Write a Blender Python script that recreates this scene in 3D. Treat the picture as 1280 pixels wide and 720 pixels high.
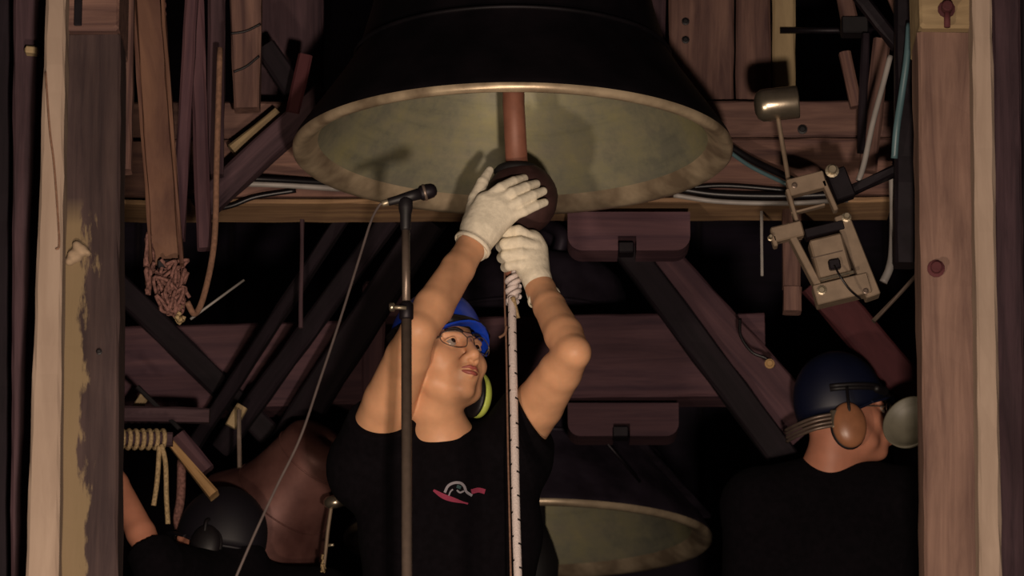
import bpy, math, random
import numpy as np
from mathutils import Vector, Matrix
from mathutils.bvhtree import BVHTree
for o in list(bpy.data.objects): bpy.data.objects.remove(o)
random.seed(7); np.random.seed(7)
SC = bpy.context.scene; COL = SC.collection
# ------------------------------------------------------------- camera, world, lamps, exposure
F = 5800.0; PITCH = math.radians(15.0); CAM = Vector((0, 0, -0.9))
cd = bpy.data.cameras.new('camera'); cam = bpy.data.objects.new('camera', cd); COL.objects.link(cam)
cam.location = CAM; cam.rotation_euler = (math.pi/2 + PITCH, 0, 0)
cd.sensor_width = 36; cd.lens = F/1280*36; cd.clip_start = .1; cd.clip_end = 60
cd.dof.use_dof = True; cd.dof.focus_distance = 10.25; cd.dof.aperture_fstop = 6.3
SC.camera = cam
w = bpy.data.worlds.new('world'); SC.world = w; w.use_nodes = True
w.node_tree.nodes['Background'].inputs[0].default_value = (.33, .22, .42, 1)
w.node_tree.nodes['Background'].inputs[1].default_value = .06
def lamp(name, loc, target, size, power, color, spot=None):
    if spot:
        d = bpy.data.lights.new(name, 'SPOT'); d.spot_size = math.radians(spot[0]); d.spot_blend = spot[1]; d.shadow_soft_size = size
    else:
        d = bpy.data.lights.new(name, 'AREA'); d.size = size
    d.energy = power; d.color = color
    o = bpy.data.objects.new(name, d); COL.objects.link(o); o.location = loc
    o.rotation_euler = (Vector(target)-Vector(loc)).to_track_quat('-Z', 'Y').to_euler()
    return o
lamp('work_lamp', (-.62, 7.3, .25), (.1, 10, 2.0), .12, 27, (1.0, .79, .60))
lamp('front_lamp', (.35, 2.6, -.75), (0, 10, 1.7), .16, 270, (1.0, .80, .65))
vs = SC.view_settings; vs.view_transform = 'Standard'; vs.look = 'None'; vs.gamma = 1; vs.exposure = 0.0
vs.use_curve_mapping = False

# ------------------------------------------------------------- placing helpers
CP, SP = math.cos(PITCH), math.sin(PITCH)
def at(x, y, Y):
    a, b = (x-640)/F, (360-y)/F
    d = Vector((a, CP - b*SP, SP + b*CP))
    return CAM + d*(Y/d.y)
def px(n, Y): return n*(Y/CP)/F           # n pixels in metres at depth Y

# ------------------------------------------------------------- materials
def lin(h):
    h = h.lstrip('#'); r = []
    for i in (0, 2, 4):
        c = int(h[i:i+2], 16)/255; r.append(c/12.92 if c < .04045 else ((c+.055)/1.055)**2.4)
    return (*r, 1)
def newmat(name):
    m = bpy.data.materials.new(name); m.use_nodes = True
    nt = m.node_tree; return m, nt, nt.nodes['Principled BSDF']
def N(nt, t, **kw):
    n = nt.nodes.new(t)
    for k, v in kw.items():
        if k in n.inputs: n.inputs[k].default_value = v
        else: setattr(n, k, v)
    return n
def ramp(nt, stops):
    r = nt.nodes.new('ShaderNodeValToRGB'); e = r.color_ramp.elements
    while len(e) < len(stops): e.new(.5)
    for i, (p, c) in enumerate(stops): e[i].position = p; e[i].color = c
    return r
def plain(name, c, rough=.6, metal=0, noise=.15, scale=30, bump=.1, spec=.5, sss=0, c2=None):
    m, nt, b = newmat(name); L = nt.links
    c = lin(c) if isinstance(c, str) else c
    tc = N(nt, 'ShaderNodeTexCoord'); n = N(nt, 'ShaderNodeTexNoise', Scale=scale, Detail=6.0)
    L.new(tc.outputs['Object'], n.inputs['Vector'])
    lo = tuple(v*(1-noise) for v in c[:3])+(1,); hi = tuple(min(1, v*(1+noise)) for v in c[:3])+(1,)
    if c2: hi = lin(c2)
    r = ramp(nt, [(.35, lo), (.65, hi)]); L.new(n.outputs['Fac'], r.inputs[0]); L.new(r.outputs[0], b.inputs['Base Color'])
    b.inputs['Roughness'].default_value = rough; b.inputs['Metallic'].default_value = metal
    b.inputs['Specular IOR Level'].default_value = spec
    if sss:
        b.inputs['Subsurface Weight'].default_value = sss; b.inputs['Subsurface Radius'].default_value = (.02, .008, .004)
        b.inputs['Subsurface Scale'].default_value = .5
    if bump:
        bp = N(nt, 'ShaderNodeBump', Strength=bump, Distance=.003); L.new(n.outputs['Fac'], bp.inputs['Height']); L.new(bp.outputs[0], b.inputs['Normal'])
    return m
def wood(name, dark, light, rough=.75, grain=26, stain=.5, bump=.35, worn=None, worn_amt=.6, worn_scale=(.35, 3, 3)):
    m, nt, b = newmat(name); L = nt.links
    tc = N(nt, 'ShaderNodeTexCoord'); oi = N(nt, 'ShaderNodeObjectInfo')
    ad = N(nt, 'ShaderNodeVectorMath', operation='ADD'); sc = N(nt, 'ShaderNodeVectorMath', operation='SCALE'); sc.inputs['Scale'].default_value = 37.0
    cb = N(nt, 'ShaderNodeCombineXYZ')
    for i in range(3): L.new(oi.outputs['Random'], cb.inputs[i])
    L.new(cb.outputs[0], sc.inputs[0]); L.new(tc.outputs['Object'], ad.inputs[0]); L.new(sc.outputs[0], ad.inputs[1])
    mp = N(nt, 'ShaderNodeMapping'); mp.inputs['Scale'].default_value = (1.6, grain, grain); L.new(ad.outputs[0], mp.inputs['Vector'])
    n1 = N(nt, 'ShaderNodeTexNoise', Scale=1.6, Detail=8.0, Roughness=.65, Distortion=.6); L.new(mp.outputs[0], n1.inputs['Vector'])
    m2 = N(nt, 'ShaderNodeMapping'); m2.inputs['Scale'].default_value = (2.5, 7, 7); L.new(ad.outputs[0], m2.inputs['Vector'])
    n2 = N(nt, 'ShaderNodeTexNoise', Scale=1.1, Detail=4.0); L.new(m2.outputs[0], n2.inputs['Vector'])
    r1 = ramp(nt, [(.3, lin(dark)), (.7, lin(light))]); L.new(n1.outputs['Fac'], r1.inputs[0])
    mx = N(nt, 'ShaderNodeMix', data_type='RGBA', blend_type='MULTIPLY'); mx.inputs[0].default_value = stain
    r2 = ramp(nt, [(.3, (.35, .3, .3, 1)), (.6, (1, 1, 1, 1))]); L.new(n2.outputs['Fac'], r2.inputs[0])
    L.new(r1.outputs[0], mx.inputs[6]); L.new(r2.outputs[0], mx.inputs[7]); out = mx.outputs[2]
    if worn:
        m3 = N(nt, 'ShaderNodeMapping'); m3.inputs['Scale'].default_value = worn_scale; L.new(ad.outputs[0], m3.inputs['Vector'])
        n3 = N(nt, 'ShaderNodeTexNoise', Scale=3.0, Detail=5.0, Roughness=.6); L.new(m3.outputs[0], n3.inputs['Vector'])
        r3 = ramp(nt, [(worn_amt-.03, (0, 0, 0, 1)), (worn_amt+.03, (1, 1, 1, 1))]); L.new(n3.outputs['Fac'], r3.inputs[0])
        m4 = N(nt, 'ShaderNodeMix', data_type='RGBA'); L.new(r3.outputs[0], m4.inputs[0]); L.new(out, m4.inputs[6]); m4.inputs[7].default_value = lin(worn); out = m4.outputs[2]
    L.new(out, b.inputs['Base Color']); b.inputs['Roughness'].default_value = rough; b.inputs['Specular IOR Level'].default_value = .25
    bp = N(nt, 'ShaderNodeBump', Strength=bump, Distance=.004); L.new(n1.outputs['Fac'], bp.inputs['Height']); L.new(bp.outputs[0], b.inputs['Normal'])
    return m
M = {}
M['oak'] = wood('weathered_oak', '#4e383a', '#8e6c5e', worn='#9b805c', worn_amt=.68)
M['oak_dark'] = wood('dark_oak', '#34262c', '#5a444a')
M['oak_mid'] = wood('mid_oak', '#57403e', '#8c6c60')
M['oak_dim'] = wood('dim_oak', '#44303a', '#66494e')
M['post_left'] = wood('stained_post', '#3c2c2e', '#66504a', worn='#9c845c', worn_amt=.56, worn_scale=(.5, 5, 5))
M['post_right'] = wood('brown_post', '#654d46', '#937668', grain=20)
M['pale'] = wood('pale_planed_timber', '#968273', '#ab9787', grain=14, stain=.15, bump=.15)
M['pale_end'] = wood('sawn_timber', '#8e7a5c', '#b8a27c', grain=12, stain=.45, bump=.5)
M['yellow'] = wood('yellow_timber', '#9a7850', '#bd9a6c', grain=14, stain=.2)
M['black_wood'] = wood('tarred_timber', '#120c12', '#241a22')
M['rust'] = wood('rusty_steel', '#553a34', '#84624e', grain=6, rough=.6, bump=.2)
M['red_steel'] = wood('oxide_steel', '#3a1c20', '#5c3034', grain=8)
M['steel'] = plain('galvanised_steel', '#a89c86', .42, .75, .12, 40)
M['box_steel'] = plain('dull_aluminium', '#8c7a68', .5, .35, .1, 40)
M['bright'] = plain('polished_steel', '#b5a894', .28, .9, .1, 50)
M['dark_steel'] = plain('dark_steel', '#1c161c', .5, .5, .2, 30)
M['gunmetal'] = plain('gunmetal_tube', '#75665c', .38, .5, .1, 60, .02)
M['black'] = plain('black_rubber', '#120e12', .55, 0, .2, 40)
M['cable'] = plain('grey_cable', '#5c5250', .45, 0, .1, 40)
M['black_cable'] = plain('black_cable', '#0e0b0f', .4, 0, .2, 40)
M['grey_pipe'] = plain('grey_conduit', '#8f8a86', .5, 0, .15, 20)
M['blue_pipe'] = plain('blue_green_hose', '#4c666c', .4, 0, .1, 20)
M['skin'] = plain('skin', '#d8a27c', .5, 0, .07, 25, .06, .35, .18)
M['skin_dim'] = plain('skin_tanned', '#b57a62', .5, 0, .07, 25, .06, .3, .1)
M['lips'] = plain('lips', '#a0564e', .45, 0, .05, 60, 0, .4, .1)
M['glove'] = plain('white_cotton_glove', '#ece2cc', .9, 0, .07, 90, .5, .15)
M['shirt'] = plain('black_cotton', '#0d0a0e', .95, 0, .2, 60, .2, .08)
M['trouser'] = plain('dark_workwear', '#131018', .95, 0, .2, 60, .2, .08)
M['hair'] = plain('dark_hair', '#1c120e', .6, 0, .4, 200, .5)
M['blue'] = plain('blue_helmet_shell', '#1a44c0', .35, 0, .06, 20, 0)
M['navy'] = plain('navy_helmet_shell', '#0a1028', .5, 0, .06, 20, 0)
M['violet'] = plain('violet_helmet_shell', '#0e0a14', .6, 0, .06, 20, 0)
M['lime'] = plain('lime_ear_cup', '#b9c85c', .4, 0, .05, 20, 0)
M['amber'] = plain('amber_ear_cup', '#9c6a4c', .35, 0, .12, 25, 0)
M['disc'] = plain('grey_green_disc', '#6a6658', .5, 0, .1, 25, .05)
M['eye_white'] = plain('eye_white', '#a3958a', .3, 0, .03, 20, 0)
M['iris'] = plain('iris', '#20120c', .2, 0, .1, 80, 0)
M['rope_white'] = plain('white_rope', '#d9ccc8', .9, 0, .08, 250, .6, .1)
M['rope_black'] = plain('rope_fleck', '#1a1416', .9, 0, .1, 80, .1)
M['rope_brown'] = plain('hemp_rope', '#a08a68', .95, 0, .3, 180, .6, .1)
M['rope_dark'] = plain('old_hemp', '#74544e', .95, 0, .4, 120, .6, .1)
M['cord'] = plain('brown_cord', '#7a5a48', .9, 0, .2, 120, .3)
M['clapper'] = plain('clapper_iron', '#8a5a48', .55, .1, .12, 30, .1)
M['clapper_ball'] = plain('clapper_ball_iron', '#4a3230', .6, .2, .2, 30, .15)
M['leather'] = plain('black_leather', '#0f0b0d', .7, 0, .2, 40)
M['logo_red'] = plain('logo_red', '#8a2c48', .8, 0, .1, 60, 0)
M['logo_grey'] = plain('logo_grey', '#88848c', .8, 0, .1, 60, 0)
M['logo_teal'] = plain('logo_teal', '#2c4a4c', .8, 0, .1, 60, 0)
M['wall'] = wood('tower_wall_boards', '#140e18', '#22182a')
M['stone'] = plain('dark_ground', '#1a151c', .9, 0, .3, 6, .5)
M['putty'] = plain('pale_putty', '#94806a', .85, 0, .2, 40, .6)
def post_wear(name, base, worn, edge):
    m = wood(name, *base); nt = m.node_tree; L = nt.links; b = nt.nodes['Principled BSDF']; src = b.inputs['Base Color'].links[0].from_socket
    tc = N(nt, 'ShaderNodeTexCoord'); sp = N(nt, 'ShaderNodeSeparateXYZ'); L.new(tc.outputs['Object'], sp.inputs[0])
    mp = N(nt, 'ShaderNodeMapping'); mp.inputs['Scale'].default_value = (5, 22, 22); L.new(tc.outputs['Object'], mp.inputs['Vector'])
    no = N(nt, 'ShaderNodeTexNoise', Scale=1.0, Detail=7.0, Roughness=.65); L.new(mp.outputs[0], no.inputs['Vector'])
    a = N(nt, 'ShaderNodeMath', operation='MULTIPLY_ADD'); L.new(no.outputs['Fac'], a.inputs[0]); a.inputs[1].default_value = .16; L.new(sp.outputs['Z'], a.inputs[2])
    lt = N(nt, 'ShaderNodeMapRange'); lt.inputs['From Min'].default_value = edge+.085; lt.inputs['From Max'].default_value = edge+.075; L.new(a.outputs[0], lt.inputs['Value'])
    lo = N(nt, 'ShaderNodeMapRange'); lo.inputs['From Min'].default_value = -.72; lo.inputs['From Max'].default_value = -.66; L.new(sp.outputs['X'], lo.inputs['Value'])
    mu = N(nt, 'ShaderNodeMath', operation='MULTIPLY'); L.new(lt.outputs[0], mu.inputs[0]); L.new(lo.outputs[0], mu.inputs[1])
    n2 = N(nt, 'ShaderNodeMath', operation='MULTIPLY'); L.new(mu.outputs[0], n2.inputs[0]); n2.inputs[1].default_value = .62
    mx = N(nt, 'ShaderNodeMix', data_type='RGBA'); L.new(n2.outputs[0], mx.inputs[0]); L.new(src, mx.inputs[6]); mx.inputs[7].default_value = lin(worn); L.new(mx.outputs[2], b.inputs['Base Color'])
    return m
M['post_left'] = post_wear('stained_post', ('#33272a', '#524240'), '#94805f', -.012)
M['lit_underside'] = wood('lit_underside_wood', '#7c604c', '#b3916c')  # paler wood that puts light from below into the colour
M['glass'] = None
def glassm():
    m, nt, b = newmat('clear_lens'); b.inputs['Transmission Weight'].default_value = 1; b.inputs['Roughness'].default_value = .03
    b.inputs['IOR'].default_value = 1.12; b.inputs['Base Color'].default_value = (.95, .95, .95, 1); return m
M['glass'] = glassm()
def bell_outer(name, c1, c2, rough=.55):
    return plain(name, c1, rough, .35, .3, 9, .3, .3, 0, c2)
M['bell_out'] = bell_outer('black_bronze', '#0e0b10', '#181318')
M['bell_out2'] = bell_outer('blue_black_bronze', '#27202a', '#3c3440')
M['bell_brown'] = bell_outer('brown_bronze', '#5e3c38', '#74504a', .5)
def patina(name, R):
    m, nt, b = newmat(name); L = nt.links
    tc = N(nt, 'ShaderNodeTexCoord'); mp = N(nt, 'ShaderNodeMapping'); mp.inputs['Scale'].default_value = (2.5, 2.5, 26)
    L.new(tc.outputs['Object'], mp.inputs['Vector'])
    n1 = N(nt, 'ShaderNodeTexNoise', Scale=1.5, Detail=7.0, Roughness=.6); L.new(mp.outputs[0], n1.inputs['Vector'])
    n2 = N(nt, 'ShaderNodeTexNoise', Scale=4.0, Detail=9.0, Roughness=.75); L.new(tc.outputs['Object'], n2.inputs['Vector'])
    r1 = ramp(nt, [(.25, lin('#67645a')), (.45, lin('#8a8672')), (.6, lin('#938b78')), (.78, lin('#a89a84'))]); L.new(n1.outputs['Fac'], r1.inputs[0])
    r2 = ramp(nt, [(.42, lin('#66695f')), (.52, lin('#88866c')), (.68, lin('#a39c64'))]); L.new(n2.outputs['Fac'], r2.inputs[0])
    mx = N(nt, 'ShaderNodeMix', data_type='RGBA'); mx.inputs[0].default_value = .55; L.new(r1.outputs[0], mx.inputs[6]); L.new(r2.outputs[0], mx.inputs[7])
    L.new(mx.outputs[2], b.inputs['Base Color']); b.inputs['Metallic'].default_value = .25; b.inputs['Roughness'].default_value = .55
    bp = N(nt, 'ShaderNodeBump', Strength=.25, Distance=.006); L.new(n2.outputs['Fac'], bp.inputs['Height']); L.new(bp.outputs[0], b.inputs['Normal'])
    return m
M['patina'] = patina('green_bronze_patina', .5)
M['lip'] = plain('worn_bronze_lip', '#a08c74', .36, .4, .25, 14, .3, .5, 0, '#ccb89a')

# ------------------------------------------------------------- object helpers
def tag(o, label=None, cat=None, group=None, kind=None):
    if label: o['label'] = label
    if cat: o['category'] = cat
    if group: o['group'] = group
    if kind: o['kind'] = kind
    return o
def empty(name, loc, label, cat, group=None):
    o = bpy.data.objects.new(name, None); COL.objects.link(o); o.location = loc; o.empty_display_size = .1
    return tag(o, label, cat, group)
def wloc(p):
    return wmat(p).to_translation()
def wmat(p):
    m = Matrix.Identity(4)
    while p is not None: m = p.matrix_basis @ m; p = p.parent
    return m
def obj(name, V, Fc, mats, parent=None, loc=None, smooth=False, fmat=None, rot=None):
    """V in world space; loc = origin (verts made relative); rot = 3x3 matrix of local axes."""
    V = np.asarray([tuple(v) for v in V], dtype=float)
    if loc is None: loc = wloc(parent) if parent else V.mean(0)
    L = np.array(tuple(loc)); V = V - L
    if rot is not None: V = V @ np.array(rot)          # columns = local axes
    me = bpy.data.meshes.new(name); me.from_pydata(V.tolist(), [], [tuple(int(i) for i in f) for f in Fc])
    if not isinstance(mats, (list, tuple)): mats = [mats]
    for m in mats: me.materials.append(m)
    if fmat is not None: me.polygons.foreach_set('material_index', fmat)
    if smooth: me.polygons.foreach_set('use_smooth', [True]*len(me.polygons))
    me.update()
    o = bpy.data.objects.new(name, me); COL.objects.link(o)
    W = Matrix.Translation(Vector(L)) @ (Matrix(rot).to_4x4() if rot is not None else Matrix.Identity(4))
    o.parent = parent; o.matrix_basis = wmat(parent).inverted() @ W
    return o
def frame(p0, p1):
    X = (p1-p0).normalized(); Yd = Vector((0, 1, 0))
    if abs(X.y) > .9: Yd = Vector((0, 0, 1))
    Y = (Yd - X*X.dot(Yd)).normalized(); Z = X.cross(Y)
    return X, Y, Z
def timber_vf(p0, p1, w0, w1, d, bev=.006, rough=.0015, seg=None):
    X, Y, Z = frame(p0, p1); Ln = (p1-p0).length; seg = seg or max(2, int(Ln/.06)); V = []; Fc = []
    for i in range(seg+1):
        t = i/seg; c = p0.lerp(p1, t); w_ = w0+(w1-w0)*t; hw, hd = w_/2, d/2; b = min(bev, hw*.4, hd*.4)
        ov = [(-hw+b, -hd), (hw-b, -hd), (hw, -hd+b), (hw, hd-b), (hw-b, hd), (-hw+b, hd), (-hw, hd-b), (-hw, -hd+b)]
        for (a, e) in ov:
            V.append(c + Z*(a+random.uniform(-rough, rough)) + Y*(e+random.uniform(-rough, rough)))
    for i in range(seg):
        for k in range(8):
            a = i*8+k; b_ = i*8+(k+1) % 8; Fc.append((a, b_, b_+8, a+8))
    Fc.append(tuple(range(7, -1, -1))); Fc.append(tuple(seg*8+k for k in range(8)))
    return V, Fc, (X, Y, Z)
def timber(name, x0, y0, x1, y1, Y, wpx, depth, mat, label=None, cat=None, parent=None, w1=None, Y1=None, group=None, bev=.006, rough=.0015, kind=None):
    p0, p1 = at(x0, y0, Y), at(x1, y1, Y1 or Y)
    V, Fc, (X, Yy, Z) = timber_vf(p0, p1, px(wpx, Y), px(w1 or wpx, Y1 or Y), depth, bev, rough)
    rot = Matrix((X, Yy, Z)).transposed()
    o = obj(name, V, Fc, M[mat], parent, loc=(p0+p1)/2, rot=rot)
    return tag(o, label, cat, group, kind)
def smoothpath(P, n=8):
    P = [Vector(p) for p in P]
    if len(P) < 3 or n <= 1: return P
    Q = [P[0]*2-P[1]]+P+[P[-1]*2-P[-2]]; out = []
    for i in range(1, len(Q)-2):
        a, b, c, d = Q[i-1:i+3]
        for k in range(n):
            t = k/n
            out.append(.5*((2*b)+(c-a)*t+(2*a-5*b+4*c-d)*t*t+(3*b-a-3*c+d)*t**3))
    return out+[P[-1]]
def tube_vf(P, r, n=10, sm=8, cap=True, off=0):
    P = smoothpath(P, sm); rr = r if callable(r) else (lambda t: r); V = []; Fc = []
    T = [(P[min(i+1, len(P)-1)]-P[max(i-1, 0)]).normalized() for i in range(len(P))]
    u = T[0].orthogonal().normalized()
    for i, p in enumerate(P):
        u = (u-T[i]*u.dot(T[i])).normalized(); v = T[i].cross(u); q = rr(i/max(1, len(P)-1))
        for k in range(n):
            a = 2*math.pi*k/n; V.append(p+u*math.cos(a)*q+v*math.sin(a)*q)
    for i in range(len(P)-1):
        for k in range(n): Fc.append((off+i*n+k, off+i*n+(k+1) % n, off+(i+1)*n+(k+1) % n, off+(i+1)*n+k))
    if cap: Fc.append(tuple(off+k for k in range(n-1, -1, -1))); Fc.append(tuple(off+(len(P)-1)*n+k for k in range(n)))
    return V, Fc
def tube(name, P, r, mat, parent=None, n=10, sm=8, label=None, cat=None, group=None):
    V, Fc = tube_vf(P, r, n, sm); o = obj(name, V, Fc, M[mat], parent, smooth=True); return tag(o, label, cat, group)
def join(parts):
    V = []; Fc = []
    for v, f in parts:
        k = len(V); V += list(v); Fc += [tuple(i+k for i in q) for q in f]
    return V, Fc
def lathe_vf(prof, c, axis=Vector((0, 0, 1)), n=48, closed=False):
    axis = axis.normalized(); u = axis.orthogonal().normalized(); v = axis.cross(u); V = []; Fc = []
    for (r, h) in prof:
        for k in range(n):
            a = 2*math.pi*k/n; V.append(c+axis*h+(u*math.cos(a)+v*math.sin(a))*r)
    m = len(prof)
    for i in range(m-1 if not closed else m):
        j = (i+1) % m
        for k in range(n): Fc.append((i*n+k, i*n+(k+1) % n, j*n+(k+1) % n, j*n+k))
    if not closed: Fc.append(tuple(range(n-1, -1, -1))); Fc.append(tuple((m-1)*n+k for k in range(n)))
    return V, Fc
def box_vf(c, ax, hs, b=.003):
    """bevelled box centre c, axes (X,Y,Z), half sizes"""
    X, Y, Z = ax; V = []; Fc = []
    sx, sy, sz = hs; b = min(b, sx*.4, sy*.4, sz*.4)
    prof = [(-sx, -b), (-sx+b, 0), (sx-b, 0), (sx, -b)]
    for x, ins in prof:
        hy, hz = sy+ins, sz+ins
        for (a, e) in [(-hy+b, -hz), (hy-b, -hz), (hy, -hz+b), (hy, hz-b), (hy-b, hz), (-hy+b, hz), (-hy, hz-b), (-hy, -hz+b)]:
            V.append(c+X*x+Y*a+Z*e)
    for i in range(3):
        for k in range(8): Fc.append((i*8+k, i*8+(k+1) % 8, i*8+8+(k+1) % 8, i*8+8+k))
    Fc.append(tuple(range(7, -1, -1))); Fc.append(tuple(24+k for k in range(8)))
    return V, Fc
def axes2d(deg):   # in-plane axes facing the camera, rotated deg (counter-clockwise on the picture)
    a = math.radians(deg); X = Vector((math.cos(a), 0, math.sin(a))); Z = Vector((-math.sin(a), 0, math.cos(a))); return X, Vector((0, 1, 0)), Z
def box(name, x, y, Y, wpx, hpx, d, mat, deg=0, parent=None, label=None, cat=None, group=None, b=.003):
    c = at(x, y, Y); ax = axes2d(deg); V, Fc = box_vf(c, ax, (px(wpx, Y)/2, d/2, px(hpx, Y)/2), b)
    o = obj(name, V, Fc, M[mat], parent, loc=c); return tag(o, label, cat, group)
def bolt(name, x, y, Y, rpx, mat, parent, proud=.012, label=None):
    c = at(x, y, Y); r = px(rpx, Y)
    V, Fc = lathe_vf([(r*1.25, 0), (r*1.25, .003), (r*.8, .004), (r*.8, proud-.002), (r*.65, proud)], c, Vector((0, -1, 0)), 12)
    return tag(obj(name, V, Fc, M[mat], parent, loc=c), label)

# ------------------------------------------------------------- implicit surfaces for bodies and hands
class Field:
    def __init__(s, lo, hi, res):
        s.lo = np.array(lo, float); s.res = res
        s.n = tuple(int(math.ceil((h-l)/res))+1 for l, h in zip(lo, hi))
        s.A = np.ones(s.n, np.float32)
    def sub(s, lo, hi):
        a = np.maximum(0, np.floor((np.array(lo)-s.lo)/s.res).astype(int)); b = np.minimum(s.n, np.ceil((np.array(hi)-s.lo)/s.res).astype(int)+1)
        if (b <= a).any(): return None
        g = [s.lo[i]+np.arange(a[i], b[i])*s.res for i in range(3)]
        return tuple(slice(a[i], b[i]) for i in range(3)), g[0][:, None, None], g[1][None, :, None], g[2][None, None, :]
    def comb(s, sl, d, k, op):
        a = s.A[sl]; d = d.astype(np.float32)
        if op == 'add':
            h = np.clip(.5+.5*(a-d)/k, 0, 1); s.A[sl] = a*(1-h)+d*h-k*h*(1-h)
        elif op == 'cut':
            h = np.clip(.5-.5*(a+d)/k, 0, 1); s.A[sl] = a*(1-h)-d*h+k*h*(1-h)
    def cap(s, p, q, r0, r1, k=.015, op='add', clip=None):
        p = np.array(tuple(p)); q = np.array(tuple(q)); R = max(r0, r1)+k+2.5*s.res
        t = s.sub(np.minimum(p, q)-R, np.maximum(p, q)+R)
        if t is None: return
        sl, X, Y, Z = t; d = q-p; L = max(1e-9, d@d)
        h = np.clip(((X-p[0])*d[0]+(Y-p[1])*d[1]+(Z-p[2])*d[2])/L, 0, 1)
        D = np.sqrt((X-p[0]-h*d[0])**2+(Y-p[1]-h*d[1])**2+(Z-p[2]-h*d[2])**2)-(r0+(r1-r0)*h)
        if clip:
            cp, cn = clip; cn = Vector(cn).normalized(); D = np.maximum(D, (X-cp[0])*cn[0]+(Y-cp[1])*cn[1]+(Z-cp[2])*cn[2])
        s.comb(sl, D, k, op)
    def path(s, P, R, k=.012):      # a chain of tapered capsules, fused as one limb
        A = np.array([tuple(p) for p in P]); m = max(R)+k+2.5*s.res; t = s.sub(A.min(0)-m, A.max(0)+m)
        if t is None: return
        sl, X, Y, Z = t; ki = min(k*.3, min(R)*.35); D = None
        for i in range(len(P)-1):
            p, d = A[i], A[i+1]-A[i]; L = max(1e-9, d@d)
            h = np.clip(((X-p[0])*d[0]+(Y-p[1])*d[1]+(Z-p[2])*d[2])/L, 0, 1)
            e = np.sqrt((X-p[0]-h*d[0])**2+(Y-p[1]-h*d[1])**2+(Z-p[2]-h*d[2])**2)-(R[i]+(R[i+1]-R[i])*h)
            if D is None: D = e
            else: g = np.clip(.5+.5*(D-e)/ki, 0, 1); D = D*(1-g)+e*g-ki*g*(1-g)
        s.comb(sl, D, k, 'add')
    def ell(s, c, r, rot=None, k=.015, op='add'):
        c = np.array(tuple(c)); r = np.array(r, float); B = r.max()+k+2.5*s.res
        t = s.sub(c-B, c+B)
        if t is None: return
        sl, X, Y, Z = t; Q = [X-c[0]+0*Y+0*Z, Y-c[1]+0*X+0*Z, Z-c[2]+0*X+0*Y]
        if rot is not None:
            Rm = np.array(rot); Q = [Rm[0, i]*Q[0]+Rm[1, i]*Q[1]+Rm[2, i]*Q[2] for i in range(3)]
        a = np.sqrt((Q[0]/r[0])**2+(Q[1]/r[1])**2+(Q[2]/r[2])**2); b = np.sqrt((Q[0]/r[0]**2)**2+(Q[1]/r[1]**2)**2+(Q[2]/r[2]**2)**2)
        s.comb(sl, a*(a-1)/np.maximum(b, 1e-6), k, op)
    def plane(s, p, nrm, R=None):      # cut away everything on the nrm side (within radius R of p)
        p = np.array(tuple(p)); nrm = np.array(tuple(nrm)); nrm = nrm/np.linalg.norm(nrm)
        RR = R or 9
        t = s.sub(p-RR, p+RR)
        if t is None: return
        sl, X, Y, Z = t; D = (X-p[0])*nrm[0]+(Y-p[1])*nrm[1]+(Z-p[2])*nrm[2]
        if R:
            far = np.sqrt((X-p[0])**2+(Y-p[1])**2+(Z-p[2])**2)-R; D = np.minimum(D, -far)
        s.A[sl] = np.maximum(s.A[sl], D)
    def merge(s, o, k=.006):
        h = np.clip(.5+.5*(s.A-o.A)/k, 0, 1); s.A = (s.A*(1-h)+o.A*h-k*h*(1-h)).astype(np.float32)
    def mesh(s):
        A = s.A; I = A < 0
        nx, ny, nz = A.shape
        c = [I[i:nx-1+i, j:ny-1+j, k:nz-1+k] for i in (0, 1) for j in (0, 1) for k in (0, 1)]
        al = np.logical_and.reduce(c); an = np.logical_or.reduce(c); mix = an & ~al
        ids = np.full(mix.shape, -1, np.int32); idx = np.argwhere(mix); ids[mix] = np.arange(len(idx))
        acc = np.zeros((len(idx), 3)); cnt = np.zeros(len(idx))
        for ax in range(3):
            o = [a for a in range(3) if a != ax]
            for u in (0, 1):
                for v in (0, 1):
                    b0 = idx.copy(); b0[:, o[0]] += u; b0[:, o[1]] += v; b1 = b0.copy(); b1[:, ax] += 1
                    v0 = A[tuple(b0.T)]; v1 = A[tuple(b1.T)]; m = (v0 < 0) != (v1 < 0)
                    t = v0[m]/(v0[m]-v1[m]); pt = b0[m].astype(float); pt[:, ax] += t; acc[m] += pt; cnt[m] += 1
        V = s.lo + acc/cnt[:, None]*s.res; Q = []
        for ax in range(3):
            o = [(ax+1) % 3, (ax+2) % 3]
            sl0 = [slice(None)]*3; sl1 = [slice(None)]*3; sl0[ax] = slice(0, -1); sl1[ax] = slice(1, None)
            a, b = I[tuple(sl0)], I[tuple(sl1)]
            E = np.argwhere(a != b); E = E[(E[:, o[0]] > 0) & (E[:, o[1]] > 0) & (E[:, o[0]] < A.shape[o[0]]-1) & (E[:, o[1]] < A.shape[o[1]]-1)]
            q = []
            for (du, dv) in ((-1, -1), (0, -1), (0, 0), (-1, 0)):
                e = E.copy(); e[:, o[0]] += du; e[:, o[1]] += dv; q.append(ids[tuple(e.T)])
            q = np.stack(q, 1); fl = ~a[tuple(E.T)]
            q[fl] = q[fl][:, ::-1]; Q.append(q)
        return V, np.concatenate(Q)
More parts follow.
